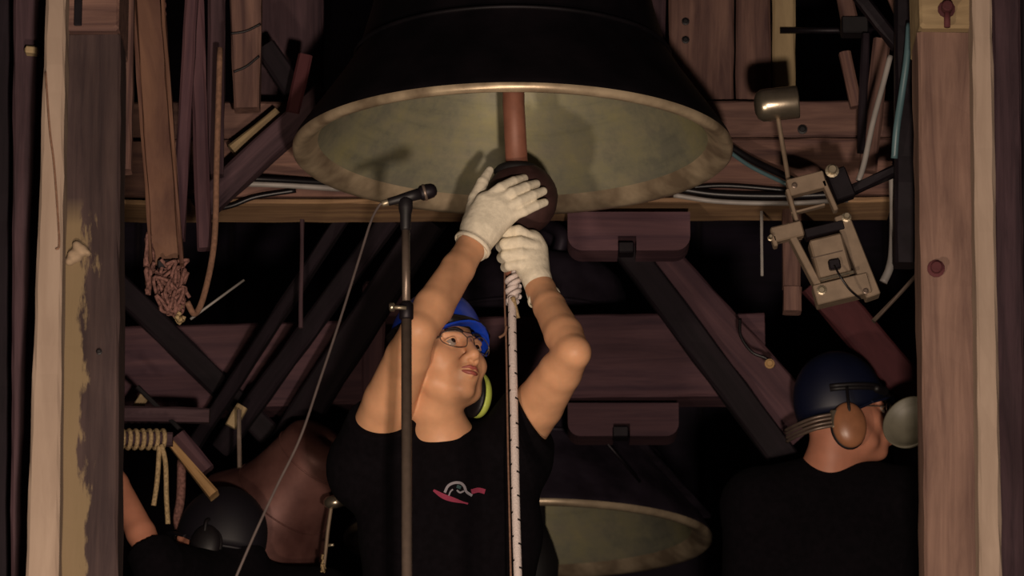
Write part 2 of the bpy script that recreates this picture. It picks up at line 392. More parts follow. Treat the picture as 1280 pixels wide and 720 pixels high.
def fobj(name, fld, mat, parent, label=None):
    V, Q = fld.mesh(); root = np.array(tuple(wloc(parent))); V = V-root
    # light relaxation
    for _ in range(2):
        S = np.zeros_like(V); C = np.zeros(len(V))
        for a, b in ((0, 1), (1, 2), (2, 3), (3, 0)):
            np.add.at(S, Q[:, a], V[Q[:, b]]); np.add.at(S, Q[:, b], V[Q[:, a]]); np.add.at(C, Q[:, a], 1); np.add.at(C, Q[:, b], 1)
        V = V*.5+.5*S/np.maximum(C, 1)[:, None]
    me = bpy.data.meshes.new(name); me.vertices.add(len(V)); me.vertices.foreach_set('co', V.ravel())
    me.loops.add(Q.size); me.loops.foreach_set('vertex_index', Q.ravel().astype(np.int32))
    me.polygons.add(len(Q)); me.polygons.foreach_set('loop_start', np.arange(0, Q.size, 4, dtype=np.int32))
    me.materials.append(mat); me.update(calc_edges=True); me.polygons.foreach_set('use_smooth', np.ones(len(Q), bool)); me.validate()
    o = bpy.data.objects.new(name, me); COL.objects.link(o); o.parent = parent; o.matrix_basis = wmat(parent).inverted() @ Matrix.Translation(wloc(parent))
    if label: o['label'] = label
    return o

# ============================================================= THE SETTING
def slab(name, lo, hi, mat):
    c = (Vector(lo)+Vector(hi))/2; h = (Vector(hi)-Vector(lo))/2
    V, Fc = box_vf(c, (Vector((1, 0, 0)), Vector((0, 1, 0)), Vector((0, 0, 1))), tuple(h), .002)
    return tag(obj(name, V, Fc, M[mat], loc=c), kind='structure')
slab('floor', (-3.2, -1.2, -2.6), (3.2, 15.4, -2.5), 'stone')
slab('ceiling', (-3.2, -1.2, 5.6), (3.2, 15.4, 5.7), 'black_wood')
slab('wall_left', (-3.3, -1.2, -2.5), (-3.2, 15.4, 5.6), 'black_wood')
slab('wall_right', (3.2, -1.2, -2.5), (3.3, 15.4, 5.6), 'black_wood')
slab('wall_front', (-3.2, -1.3, -2.5), (3.2, -1.2, 5.6), 'black_wood')
wb = slab('wall_back', (-3.2, 15.34, -2.5), (3.2, 15.44, 5.6), 'black_wood')
for i in range(20):
    x = -3.04+i*.32
    V, Fc = box_vf(Vector((x, 15.32, 1.55)), (Vector((0, 0, 1)), Vector((1, 0, 0)), Vector((0, 1, 0))), (4.03, .152, .018+random.random()*.004), .005)
    obj('board', V, Fc, M['wall'], wb)
pf = empty('timber_platform', (0, 11.8, 0), 'planked timber platform that the bell ringers stand on', 'platform')
pf['kind'] = 'structure'; del pf['category']; del pf['label']; pf.name = 'platform_deck_1'  # the planked platform under the ringers, kept as structure
for i in range(22):
    x = -3.03+i*.2885
    V, Fc = box_vf(Vector((x, 11.8, -.03)), (Vector((0, 1, 0)), Vector((1, 0, 0)), Vector((0, 0, 1))), (3.5, .14, .03), .004)
    obj('plank', V, Fc, M['oak_dark'], pf)
for yy in (8.6, 11.8, 15.0):
    V, Fc = box_vf(Vector((0, yy, -.14)), (Vector((1, 0, 0)), Vector((0, 1, 0)), Vector((0, 0, 1))), (3.18, .09, .08), .005); obj('joist', V, Fc, M['oak_dark'], pf)
    for xx in (-2.9, 2.9):
        V, Fc = box_vf(Vector((xx, yy, -1.36)), (Vector((0, 0, 1)), Vector((0, 1, 0)), Vector((1, 0, 0))), (1.14, .08, .08), .005); obj('prop', V, Fc, M['oak_dark'], pf)

# ============================================================= FRONT FRAME
def standpost(name, xt, xb, Y, wt, wb_, depth, mat, label, cat='post', ytop=-60, z0=0.0, zt=None):
    """vertical timber whose picture edges are given at y=0 and y=720, carried down to the platform"""
    pt = at(xt, 0, Y); pb = at(xb, 720, Y); d = (pb-pt)
    top = pt + d*((pt.z-zt)/(pt.z-pb.z)) if zt is not None else pt + d*(ytop/720)
    bot = pt + d*((pt.z-z0)/(pt.z-pb.z))
    wf = lambda p: px(wt+(wb_-wt)*((pt.z-p.z)/(pt.z-pb.z)), Y)
    V, Fc, (X, Yy, Z) = timber_vf(top, bot, wf(top), wf(bot), depth, .006, .0015)
    o = obj(name, V, Fc, M[mat], None, loc=(top+bot)/2, rot=Matrix((X, Yy, Z)).transposed())
    return tag(o, label, cat)
ztL = at(100, 38, 9.3).z; ztR = at(1180, 35, 9.3).z
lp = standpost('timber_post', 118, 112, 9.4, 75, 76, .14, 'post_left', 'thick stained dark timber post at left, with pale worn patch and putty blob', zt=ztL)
rp = standpost('timber_post', 1181, 1186, 9.4, 78, 66, .14, 'post_right', 'thick brown timber post at right with a round bolt head halfway up', zt=ztR)
bolt('bolt_head', 1170, 336, 9.325, 9, 'red_steel', rp, .02)
bolt('bolt_head', 124, 440, 9.325, 3, 'black', lp, .006)
# putty blob on left post
fl = Field(at(60, 345, 9.25), at(160, 280, 9.45)+Vector((0, 0, .02)), .003)
for (x, y, r) in ((96, 306, 6), (103, 312, 7), (91, 318, 7), (110, 317, 4), (87, 327, 6), (97, 322, 6)):
    fl.ell(at(x, y, 9.325), (px(r, 9.3), .014, px(r, 9.3)*.9), k=.01)
fobj('putty', fl, M['putty'], lp)
for (x0, x1, nm, bx, lab) in ((80, 156, 'left', None, 'pale sawn beam end resting on top of the left post'), (1142, 1214, 'right', 1183, 'pale yellowish beam end with iron bolt resting on top of the right post')):
    Y = 9.42; c0 = at((x0+x1)/2, 0, Y); zb = (ztL if nm == 'left' else ztR)
    h = .2
    V, Fc = box_vf(Vector((c0.x, Y, zb+h/2+.001)), (Vector((0, 1, 0)), Vector((1, 0, 0)), Vector((0, 0, 1))), (.12, px(x1-x0, Y)/2, h/2), .006)
    be = tag(obj('beam_end', V, Fc, M['pale_end'] if nm == 'right' else M['oak_mid']), lab, 'beam')
    if bx:
        bolt('bolt_head', bx, 12, 9.295, 9, 'red_steel', be, .03); tube('bolt_shank', [at(1184, 14, 9.285), at(1184, 34, 9.285)], .007, 'red_steel', be, sm=1)
    else:
        box('iron_strap', 98, 4, 9.296, 10, 60, .006, 'dark_steel', 0, be)
standpost('pale_board', 72.5, 55, 9.275, 25, 40, .09, 'pale', 'pale cream planed upright board on the left, leaning', 'board', ytop=-120)
standpost('pale_board', 1225, 1236, 9.275, 25, 28, .09, 'pale', 'pale cream planed upright board on the right, beside the brown post', 'board', ytop=-120)
standpost('rough_board', 41, 36, 9.55, 44, 40, .09, 'oak_dark', 'dark rough upright board outside the left pale board', 'board', ytop=-120)
standpost('dark_board', 8, 6, 9.68, 24, 24, .1, 'black_wood', 'blackish upright board at the far left edge', 'board', ytop=-120)
standpost('brown_board', 1255, 1262, 9.55, 36, 36, .09, 'oak_dark', 'dull brown upright board outside the right pale board', 'board', ytop=-120)
standpost('dark_board', 1285, 1288, 9.68, 26, 26, .1, 'black_wood', 'blackish upright board at the far right edge', 'board', ytop=-120)
box('wedge', 40, 64, 9.49, 17, 9, .03, 'pale_end', -6, None, 'small pale wooden wedge wedged on the rough left board', 'wedge')
tube('hanging_wire', [at(57, 90, 9.226), at(62, 160, 9.226), at(68, 210, 9.226), at(74, 300, 9.226), at(70, 312, 9.226)], .0022, 'cord', None, label='thin brown wire hanging down the left pale board', cat='wire')
timber('side_board', 162, -80, 158, 215, 9.75, 14, .05, 'oak_mid', 'narrow worn board just right of the left post', 'board')

# ============================================================= REAR FRAME 1
ub = timber('timber_beam', 130, 161, 1150, 159, 10.72, 48, .15, 'oak_mid', 'upper plank of the long beam behind the big bell', 'beam')
bolt('bolt_hole', 1003, 162, 10.644, 5, 'black', ub, .004)
timber('timber_beam', 120, 222, 1112, 219, 10.70, 73, .165, 'oak', 'lower long beam behind the big bell with light underside', 'beam')
LB = [o for o in COL.objects if o.name.startswith('timber_beam')][-1]
timber('lit_underside_strip', 120, 264, 1112, 261, 10.70, 6, .165, 'lit_underside', parent=LB)  # added pale strip in place of light on the beam's underside
for i, (xa, xb, mt, lab) in enumerate(((835, 917, 'oak_mid', 'broad upright plank right of the big bell with two bolt holes'), (919, 963, 'oak_mid', 'middle upright plank right of the big bell'), (965, 994, 'pale_end', 'narrow yellowish upright plank above the round hammer head'))):
    t = timber('upright_plank', (xa+xb)/2, -90, (xa+xb)/2, 129, 10.74, xb-xa, .06, mt, lab, 'plank')
    if i == 0:
        for yy in (27, 50): bolt('bolt_hole', 857, yy, 10.708, 4, 'black', t, .004)
timber('upright_plank', 808, -90, 808, 128, 10.78, 48, .05, 'oak_dark', 'dark upright plank half hidden by the shoulder of the big bell', 'plank')
def block(x0, y0, x1, y1, Y, mat, label, notch=True):
    c = at((x0+x1)/2, (y0+y1)/2, Y); W, H = px(x1-x0, Y)/2, px(y1-y0, Y)/2; r = min(H*.75, W*.3); D = .05
    pts = [(-W, H), (W, H), (W, -H+r)]
    pts += [(W-r+r*math.cos(a), -H+r+r*math.sin(a)) for a in [-math.pi/2*t/6 for t in range(1, 7)]]
    if notch: pts += [(W*.12, -H), (W*.12, -H*.25), (-W*.18, -H*.25), (-W*.18, -H)]
    pts += [(-W+r-r*math.sin(a), -H+r-r*math.cos(a)) for a in [math.pi/2*t/6 for t in range(0, 7)]]
    V = [c+Vector((x, -D, z)) for x, z in pts]+[c+Vector((x, D, z)) for x, z in pts]; n = len(pts)
    Fc = [tuple(range(n)), tuple(range(2*n-1, n-1, -1))]+[(i, i+n, (i+1) % n+n, (i+1) % n) for i in range(n)]
    o = tag(obj('bearing_block', V, Fc, M[mat], loc=c), label, 'block')
    if notch: box('iron_strap', (x0+x1)/2-3, y1-9, Y-.03, 20, 14, .05, 'dark_steel', 0, o)
    return o
block(709, 271, 862, 321, 10.60, 'red_wood' if 'red_wood' in M else 'oak_dim', 'rounded brown bearing block under the beam behind the big bell')
# left details
tp = timber('tapered_plank', 306, -80, 309, 138, 10.5, 46, .05, 'oak_mid', 'upright plank at upper left tapering to its foot, crossed by saw cuts', 'plank', w1=32)
for (a, b_, c, d) in ((288, 42, 326, 30), (292, 90, 324, 70)):
    tube('saw_cut', [at(a, b_, 10.472), at((a+c)/2, (b_+d)/2+3, 10.472), at(c, d, 10.472)], .003, 'black', tp, n=6)
timber('diagonal_board', 293, 192, 352, 146, 10.55, 24, .04, 'pale_end', 'short light diagonal board left of the big bell', 'board')
timber('diagonal_brace', 250, 262, 408, 118, 10.47, 34, .05, 'oak_dark', 'dark diagonal brace crossing behind the left rim of the big bell', 'brace')
timber('diagonal_brace', 332, 60, 392, 150, 10.62, 28, .05, 'black_wood', 'black diagonal brace leaning against the upper left plank', 'brace')
timber('short_strut', 382, 70, 366, 142, 10.45, 18, .03, 'red_steel', 'short reddish strut beside the left rim of the big bell', 'strut')
timber('dark_board', 360, -80, 360, 132, 10.9, 90, .03, 'oak_dark', 'dark upright panel between the upper left plank and the big bell', 'board')
tube('steel_rod', [at(270, 229, 10.55), at(345, 231, 10.55), at(425, 236, 10.58)], .007, 'grey_pipe', None, label='pale grey rod along the beam left of the big bell', cat='rod')
tube('black_cable', [at(268, 222, 10.5), at(330, 224, 10.52), at(425, 229, 10.58)], .007, 'black_cable', None, label='thick black cable above the grey rod left of the bell', cat='cable')
tube('black_cable', [at(262, 263, 10.58), at(290, 257, 10.59), at(320, 246, 10.59), at(370, 238, 10.59)], .006, 'black_cable', None, label='short black cable crossing the lower beam at left', cat='cable')
tube('grey_cable', [at(842, 244, 10.58), at(900, 252, 10.58), at(985, 254, 10.57), at(1060, 250, 10.57)], .006, 'grey_pipe', None, label='grey cable sagging along the lower beam right of the bell', cat='cable')
tube('black_cable', [at(846, 236, 10.585), at(900, 243, 10.585), at(985, 245, 10.575), at(1060, 242, 10.57)], .009, 'black_cable', None, label='thick black cable sagging above the grey cable on the beam', cat='cable')
tube('black_cable', [at(850, 236, 10.6), at(905, 232, 10.6), at(985, 238, 10.6)], .006, 'black_cable', None, label='thin black cable under the big bell rim at right', cat='cable')
tube('black_cable', [at(905, 178, 10.56), at(940, 200, 10.54), at(985, 222, 10.5), at(1010, 238, 10.5)], .009, 'black_cable', None, label='thick black cable slanting from the bell rim to the hammer', cat='cable')
tube('grey_cable', [at(908, 187, 10.55), at(940, 209, 10.53), at(985, 231, 10.49)], .005, 'blue_pipe', None, label='thin blue-grey cable slanting under the thick black one', cat='cable')

# hanging steel channel with frayed rope
ch = empty('steel_channel', at(205, 330, 9.9), 'rust-brown steel channel hanging at upper left with an open slot end', 'channel')
timber('web', 181, -60, 209, 330, 9.9, 30, .012, 'rust', parent=ch, w1=36)
for (a, b_, dd) in ((163, 190, 9.885), (199, 228, 9.88)):
    timber('flange', a, -60, b_, 333, dd, 4, .05, 'rust', parent=ch)
box('end_slot', 209, 331, 9.885, 24, 10, .03, 'black', 2, ch)
def strands(name, x, y, Y, rx, ry, n, mat, parent=None, label=None, cat=None, r=.004, seed=1):
    R = random.Random(seed); parts = []
    for i in range(n):
        c = Vector((R.uniform(-1, 1), R.uniform(-1, 1), R.uniform(-1, 1)))
        P = []
        for k in range(5):
            c = c*.6+Vector((R.uniform(-1, 1), R.uniform(-1, 1), R.uniform(-1, 1)))*.65
            q = at(x+c.x*rx*(1-.35*max(0, -c.z)), y-c.z*ry, Y); P.append(q+Vector((0, c.y*.03, 0)))
        v, f = tube_vf(P, r, 6, 4); parts.append((v, f))
    V, Fc = join(parts); o = obj(name, V, Fc, M[mat], parent, smooth=True); return tag(o, label, cat)
rb = strands('rope_bundle', 214, 362, 9.88, 22, 32, 46, 'rope_dark', None, 'frayed reddish rope bundle knotted at the foot of the steel channel', 'rope', .0042, 3)
strands('loose_strands', 224, 392, 9.88, 6, 10, 6, 'rope_brown', rb, 'pale loose rope ends', r=.005, seed=5)
strands('rope_fringe', 186, 330, 9.9, 5, 50, 10, 'rope_dark', rb, None, r=.005, seed=8)
tube('hanging_rope', [at(204, -40, 9.94), at(205, 40, 9.94), at(207, 120, 9.94), at(214, 220, 9.94), at(222, 300, 9.94), at(231, 345, 9.93)], lambda t: .0055+.0012*math.sin(t*230), 'rope_dark', None, sm=40, label='twisted reddish rope running down right of the steel channel', cat='rope')
timber('wooden_pole', 243, -60, 222, 300, 10.05, 17, .035, 'oak_dim', 'thin brown wooden pole right of the hanging channel', 'pole', bev=.01)
timber('wooden_pole', 243, -60, 256, 312, 10.1, 19, .035, 'oak_dim', 'reddish wooden pole beside the cable loop', 'pole', bev=.01)
timber('dark_pole', 272, -60, 268, 220, 10.15, 22, .04, 'oak_dark', 'dark pole left of the upper left plank', 'pole', bev=.01)
tube('cable_loop', [at(275, 60, 10.0), at(271, 200, 10.0), at(268, 300, 10.0), at(256, 365, 9.98), at(244, 392, 9.96), at(234, 378, 9.93)], .007, 'cord', None, label='brown cable hanging and curling up to the frayed rope bundle', cat='cable')
tube('thin_rod', [at(238, 399, 10.6), at(305, 350, 10.62)], .003, 'grey_pipe', None, sm=1, label='thin grey rod slanting in the dark right of the rope bundle', cat='rod')
timber('thin_batten', 378, 264, 376, 410, 10.76, 5, .01, 'oak_dark', 'thin dark upright batten hanging below the beam at left', 'batten')

# right-hand ironwork
timber('steel_column', 1131, -60, 1131, 332, 9.85, 26, .06, 'dark_steel', 'black steel column left of the right post', 'column')
timber('steel_angle', 1062, -20, 1122, 58, 9.95, 16, .03, 'dark_steel', 'black angle iron slanting down to the steel column', 'bracket')
timber('steel_bar', 1150, 199, 1048, 246, 9.95, 13, .03, 'dark_steel', 'dark steel arm from the right post to the hammer bracket', 'bar')
timber('steel_column', 1128, 215, 1128, 330, 10.0, 24, .04, 'black_wood', 'dark purplish stub column below the steel arm', 'column')
timber('wooden_batten', 1048, -40, 1062, 26, 10.5, 20, .03, 'oak_mid', 'short slat hanging in the dark gap at upper right', 'batten')
timber('wooden_batten', 1056, 66, 1070, 134, 10.5, 14, .03, 'oak', 'yellowish slat sliver in the dark gap above the beam', 'batten')
timber('wooden_batten', 1108, -30, 1135, 34, 10.3, 20, .03, 'oak_mid', 'brown slat behind the angle iron at the top right', 'batten')
timber('wooden_batten', 1102, 50, 1085, 215, 10.5, 22, .03, 'oak_mid', 'upright slat behind the grey conduit', 'batten')
timber('dark_batten', 1082, 44, 1076, 190, 10.45, 10, .03, 'black_wood', 'dark slat left of the grey conduit', 'batten')
tube('horizontal_rod', [at(975, 38, 10.702), at(1110, 38, 10.702)], .008, 'dark_steel', None, sm=1, label='dark horizontal rod crossing the black gap at upper right', cat='rod')
box('dark_clamp', 1068, 34, 10.5, 34, 22, .05, 'black', 0, None, 'black clamp on the horizontal rod', 'clamp')
tube('grey_conduit', [at(1113, 70, 9.95), at(1104, 105, 9.95), at(1092, 150, 9.95), at(1080, 205, 9.95), at(1073, 226, 9.95)], .0065, 'grey_pipe', None, label='upper grey conduit curving down to the hammer', cat='pipe')
tube('grey_conduit', [at(1116, 220, 10.02), at(1117, 260, 10.02), at(1116, 310, 10.02), at(1112, 335, 10.02), at(1104, 353, 10.02)], .0095, 'grey_pipe', None, label='lower grey conduit hanging below the steel arm', cat='pipe')
tube('blue_hose', [at(1137, 30, 9.75), at(1134, 70, 9.75), at(1127, 120, 9.77), at(1121, 160, 9.78), at(1118, 198, 9.8)], .008, 'blue_pipe', None, label='blue-green hose hanging in front of the black steel column', cat='hose')
# striking hammer
hm = empty('striking_hammer', at(1030, 300, 9.9), 'electric striking hammer with round steel head on a thin rod, right of the big bell', 'hammer')
Y = 9.95; hc = at(972, 130, Y); ax = axes2d(6)[0]; R = px(21, Y)
V, Fc = lathe_vf([(R*.45, -px(29, Y)), (R*.8, -px(26, Y)), (R*.97, -px(20, Y)), (R, -px(12, Y)), (R, px(24, Y)), (R*.97, px(26, Y))], hc, ax, 32)
obj('hammer_head', V, Fc, M['bright'], hm, smooth=True)
tube('handle', [at(972, 144, Y), at(978, 180, Y), at(984, 215, 9.94), at(991, 262, 9.93), at(1000, 300, 9.92)], .0055, 'box_steel', hm, sm=4)
br = obj('bracket', *join([box_vf(at(x, y, 9.9), axes2d(dg), (px(w_, 9.9)/2, d/2, px(h_, 9.9)/2), .002) for x, y, dg, w_, h_, d in
    ((1008, 231, 15, 48, 22, .03), (991, 262, -75, 52, 5, .03), (1037, 246, -68, 42, 6, .03), (1010, 262, 15, 44, 3, .02))]), M['box_steel'], hm)
bolt('bolt_head', 1040, 214, 9.88, 7, 'steel', br, .02); bolt('bolt_head', 993, 232, 9.884, 3, 'gunmetal', br, .006)
box('pivot_block', 1050, 232, 9.93, 26, 40, .04, 'dark_steel', 20, hm)
cb = box('clamp_bar', 984, 291, 9.88, 40, 20, .03, 'box_steel', 14, hm)
box('clamp_lip', 968, 303, 9.88, 6, 14, .03, 'box_steel', 14, hm)
bolt('bolt_head', 963, 298, 9.87, 3, 'steel', cb, .02)
A = -72
fr = obj('side_rail', *box_vf(at(1008, 332, 9.89), axes2d(A+8), (px(84, 9.89)/2, .02, px(9, 9.89)/2), .002), M['box_steel'], hm)
fr2 = obj('side_rail', *box_vf(at(1071, 322, 9.89), axes2d(-70), (px(112, 9.89)/2, .022, px(19, 9.89)/2), .002), M['box_steel'], hm)
fr3 = obj('bottom_plate', *box_vf(at(1052, 364, 9.885), axes2d(14), (px(70, 9.89)/2, .024, px(26, 9.89)/2), .002), M['box_steel'], hm)
fr4 = obj('solenoid_box', *box_vf(at(1037, 324, 9.875), axes2d(14), (px(42, 9.89)/2, .03, px(52, 9.89)/2), .004), M['box_steel'], hm)
obj('top_recess', *box_vf(at(1030, 289, 9.885), axes2d(14), (px(50, 9.89)/2, .02, px(12, 9.89)/2), .002), M['dark_steel'], hm)
obj('box_seam', *box_vf(at(1034, 318, 9.8445), axes2d(14), (px(40, 9.89)/2, .001, px(1.4, 9.89)/2), .0004), M['gunmetal'], fr4)
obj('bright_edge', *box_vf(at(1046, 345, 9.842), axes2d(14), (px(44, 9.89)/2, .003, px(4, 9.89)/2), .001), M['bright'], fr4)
bolt('bolt_head', 1027, 363, 9.86, 5, 'steel', fr3, .006); bolt('bolt_head', 1082, 364, 9.86, 3, 'gunmetal', fr3, .006)
bolt('bolt_head', 1058, 272, 9.865, 5, 'steel', fr2, .02)
box('cable_gland', 1043, 331, 9.84, 15, 13, .02, 'dark_steel', 10, hm)
tube('power_lead', [at(1043, 332, 9.82), at(1050, 345, 9.81), at(1062, 362, 9.82), at(1076, 374, 9.84)], .0022, 'black_cable', hm)
s1 = timber('wood_stub', 989, 262, 989, 360, 10.7, 22, .05, 'oak_mid', 'upper wooden stub hanging below the beam, left of the hammer box', 'block')
s2 = timber('wood_stub', 990, 361, 990, 391, 10.7, 22, .05, 'oak_mid', 'lower short wooden stub under the hammer box', 'block')
timber('thin_batten', 952, 262, 953, 345, 10.7, 3, .008, 'grey_pipe', 'thin grey drop rod hanging right of the bearing block', 'rod')
timber('strut_or_shade_band', 1150, 340, 1092, 402, 10.4, 5, .02, 'gunmetal', 'thin steel strut slanting below the hammer box', 'strut')

# ============================================================= BELLS
BP_OUT = [(1.0, .035), (.985, .07), (.94, .135), (.865, .24), (.78, .36), (.705, .48), (.645, .69), (.595, .95), (.56, 1.2), (.54, 1.38), (.515, 1.46), (.45, 1.53), (.3, 1.57), (.001, 1.585)]
BP_IN = [(.001, 1.5), (.3, 1.485), (.44, 1.44), (.485, 1.35), (.50, 1.2), (.53, .95), (.58, .7), (.635, .5), (.70, .36), (.775, .24), (.835, .14), (.885, .065)]
BP_LIP = [(.925, .022), (.955, .004), (.985, .0), (.998, .012)]
def bell(name, c, R, label, mo, axis=Vector((0, 0, 1)), hollow_mat='patina', lipm='lip', crown=True):
    root = empty(name, c, label, 'bell')
    prof = [(r*R, h*R) for r, h in BP_OUT+BP_IN+BP_LIP]; n = 128
    V, Fc = lathe_vf(prof, c, axis, n, closed=True)
    a = len(BP_OUT); b_ = a+len(BP_IN); fm = []
    for i in range(len(prof)):
        fm += [(0 if i < a-1 else (1 if i < b_-1 else 2))]*n
    fm[-n:] = [2]*n
    for i in range(n*0): pass
    sk = obj('bell_shell', V, Fc, [M[mo], M[hollow_mat], M[lipm]], root, smooth=True, fmat=fm)
    # relief rings and crown loops
    u = axis.normalized()
    for rr, hh in ((.715, .475), (.56, 1.235)):
        V, Fc = lathe_vf([((rr+.002)*R, (hh-.012)*R), ((rr+.012)*R, hh*R), ((rr+.002)*R, (hh+.012)*R), ((rr-.02)*R, hh*R)], c, axis, 96, closed=True)
        obj('relief_ring', V, Fc, M[mo], root, smooth=True)
    if crown:
        q = u.orthogonal().normalized(); q2 = u.cross(q)
        for k in range(4):
            d = q*math.cos(k*math.pi/2)+q2*math.sin(k*math.pi/2)
            b0 = c+u*R*1.55
            tube('crown_loop', [b0+d*R*.22, b0+d*R*.26+u*R*.14, b0+d*R*.1+u*R*.24, b0+u*R*.22], R*.04, mo, root)
    return root
B1 = at(641, 195, 10.0); R1 = px(277.5, 10.0)
bell('bronze_bell', B1, R1, 'big black bronze bell hanging above, its green patinated mouth open to the viewer', 'bell_out')
B2 = at(660, 680, 12.2); R2 = px(227, 12.2)
bell('bronze_bell', B2, R2, 'second bronze bell low in the middle behind the bell ringer', 'bell_out2')
# headstocks above the bells (out of the frame at the top for the big bell)
V, Fc = box_vf(B1+Vector((0, 0, R1*1.83+.125)), (Vector((1, 0, 0)), Vector((0, 1, 0)), Vector((0, 0, 1))), (.62, .1, .11), .01)
tag(obj('headstock', V, Fc, M['oak_dark']), 'heavy timber headstock carrying the big bell', 'beam')
# clapper of bell 1
CB = at(652, 249, 10.0); cr = px(46, 10.0); cl = empty('clapper', CB, 'iron clapper with reddish-brown shaft hanging in the big bell', 'clapper')
top = Vector((at(642, 195, 10).x, 10.0, B1.z+R1*1.49))
tube('shaft', [top, at(642, 130, 10), CB+Vector((-.01, 0, cr*.8))], px(14, 10), 'clapper', cl, n=20, sm=1)
V, Fc = lathe_vf([(.028, cr*1.0), (.045, cr*.92), (.054, cr*.8), (.05, cr*.66)], CB+Vector((-.01, 0, 0)), n=24); obj('leather_collar', V, Fc, M['leather'], cl, smooth=True)
V, Fc = lathe_vf([(cr*math.cos(a)*(1 if a > 0 else .98), cr*math.sin(a)) for a in np.linspace(-1.35, 1.35, 16)], CB, n=36); obj('ball', V, Fc, M['clapper_ball'], cl, smooth=True)
tube('flight', [CB+Vector((-.005, 0, -cr*.85)), at(643, 318, 9.98), at(643, 345, 9.97)], .021, 'clapper', cl, n=16, sm=1)
# clapper of bell 2
C2 = at(664, 702, 12.2); c2 = empty('clapper', C2, 'black clapper hanging in the lower bell behind the ringer', 'clapper')
tube('shaft', [Vector((C2.x, 12.2, B2.z+R2*1.48)), C2+Vector((0, 0, .08))], lambda t: .028+.012*t, 'leather', c2, n=16, sm=1)
V, Fc = lathe_vf([(.04, .1), (.06, .05), (.075, 0), (.072, -.05), (.05, -.09), (.03, -.1)], C2, n=28); obj('ball', V, Fc, M['leather'], c2, smooth=True)
# tilted brown bell at lower left
ax3 = Vector((.56, -.52, .62)).normalized()
R3 = px(90, 11.2); C3 = at(330, 655, 11.2)
bell('tilted_bell', C3, R3, 'small brown bell tipped over at lower left, mouth facing down and left', 'bell_brown', ax3, 'bell_brown', 'bell_brown', False)
V, Fc = lathe_vf([(R3*1.0, R3*.03), (R3*1.03, R3*.05), (R3*1.0, R3*.1), (R3*.95, R3*.1)], C3, ax3, 64, closed=True)

# ============================================================= REAR FRAME 2
timber('timber_beam', 690, 452, 955, 450, 11.5, 106, .13, 'oak_dim', 'broad dim beam in front of the lower bell, right of the ringer', 'beam')
timber('timber_beam', 140, 468, 690, 453, 11.52, 106, .13, 'oak_dim', 'broad dim beam at left behind the diagonal shadow bands', 'beam')
block(710, 509, 847, 551, 11.40, 'oak_dim', 'rounded dark bearing block under the dim beam above the lower bell')
bb = box('wooden_block', 482, 378, 11.2, 56, 46, .1, 'oak_dim', 2, None, 'dull brown wooden block behind the raised bare arm', 'block', b=.01)
timber('short_post', 468, 402, 466, 520, 11.25, 28, .08, 'oak_dim', 'short dull post under the brown block behind the arm', 'post')
def strut(x0, y0, x1, y1, Y, w_, mat, lab, d=.04): return timber('strut_or_shade_band', x0, y0, x1, y1, Y, w_, d, mat, lab, 'strut')
def strut(x0, y0, x1, y1, w_, mat, lab, d=.04, Y0=10.84, Y1=11.36): return timber('strut_or_shade_band', x0, y0, x1, y1, Y0, w_, d, mat, lab, 'strut', Y1=Y1)
strut(120, 330, 345, 552, 30, 'black_wood', 'thick black shadow band slanting down right below the rope bundle', Y0=11.44, Y1=11.44)  # added black bars, down to the widest, standing in for shadows across the beam
strut(430, 270, 240, 560, 16, 'black_wood', 'narrow black shadow band slanting down left, left one of the crossing bands')
strut(490, 270, 278, 560, 24, 'black_wood', 'wide black shadow band slanting down left, just right of the narrow one', Y0=10.86)
strut(540, 272, 350, 565, 40, 'black_wood', 'widest black shadow band passing behind the microphone cable', Y0=10.88)
strut(172, 484, 228, 540, 6, 'black', 'thin black rod slanting to the rope coil at lower left', .01, 10.96, 10.93)
strut(766, 270, 1010, 540, 62, 'oak_dim', 'broad brown brace slanting down right of the ringer', .04, 11.35, 11.42)
strut(753, 270, 1030, 640, 36, 'black_wood', 'black brace slanting down in front of the brown brace', .04, 11.30, 11.37)
strut(1020, 350, 1170, 525, 44, 'red_steel', 'dark red strut slanting behind the helmeted person at right', .04, 11.2, 11.3)
timber('batten', 838, 322, 842, 405, 11.44, 22, .03, 'oak_dark', 'short dark upright batten under the beam, right of the ringer', 'batten')
timber('small_bracket', 299, 512, 299, 585, 11.0, 5, .012, 'gunmetal', 'thin upright steel bracket above the tilted bell', 'bracket')
timber('pale_chip', 288, 533, 303, 508, 11.1, 14, .02, 'pale_end', 'small pale wood wedge below the crossing shadow bands', 'wedge')
timber('pale_chip', 168, 515, 182, 494, 11.1, 12, .02, 'pale_end', 'small pale wood wedge near the left post', 'wedge')
timber('lower_rail', 150, 518, 262, 520, 10.95, 18, .04, 'oak_dark', 'dark rail above the rope coil beside the left post', 'rail')
tube('thin_cable', [at(925, 398, 11.1), at(926, 420, 11.1), at(940, 440, 11.1), at(958, 448, 11.1), at(968, 458, 11.1)], .004, 'black_cable', None, label='thin black cable looping on the brown brace', cat='cable')
bolt('cable_tip', 962, 455, 11.05, 5, 'yellow', None, .01); tag(COL.objects[-1], 'small yellowish fitting at the end of the looping cable', 'fitting')
# inclined straps on bell 2
tube('tie_rod', [at(757, 552, 11.44), at(800, 602, 11.55)], .004, 'dark_steel', None, sm=1, label='thin dark tie rod below the lower bearing block', cat='rod')
timber('tie_strap', 796, 548, 884, 645, 11.5, 9, .01, 'bell_out2', 'dim blue-grey strap slanting from block to lower bell rim', 'strap', Y1=12.1)

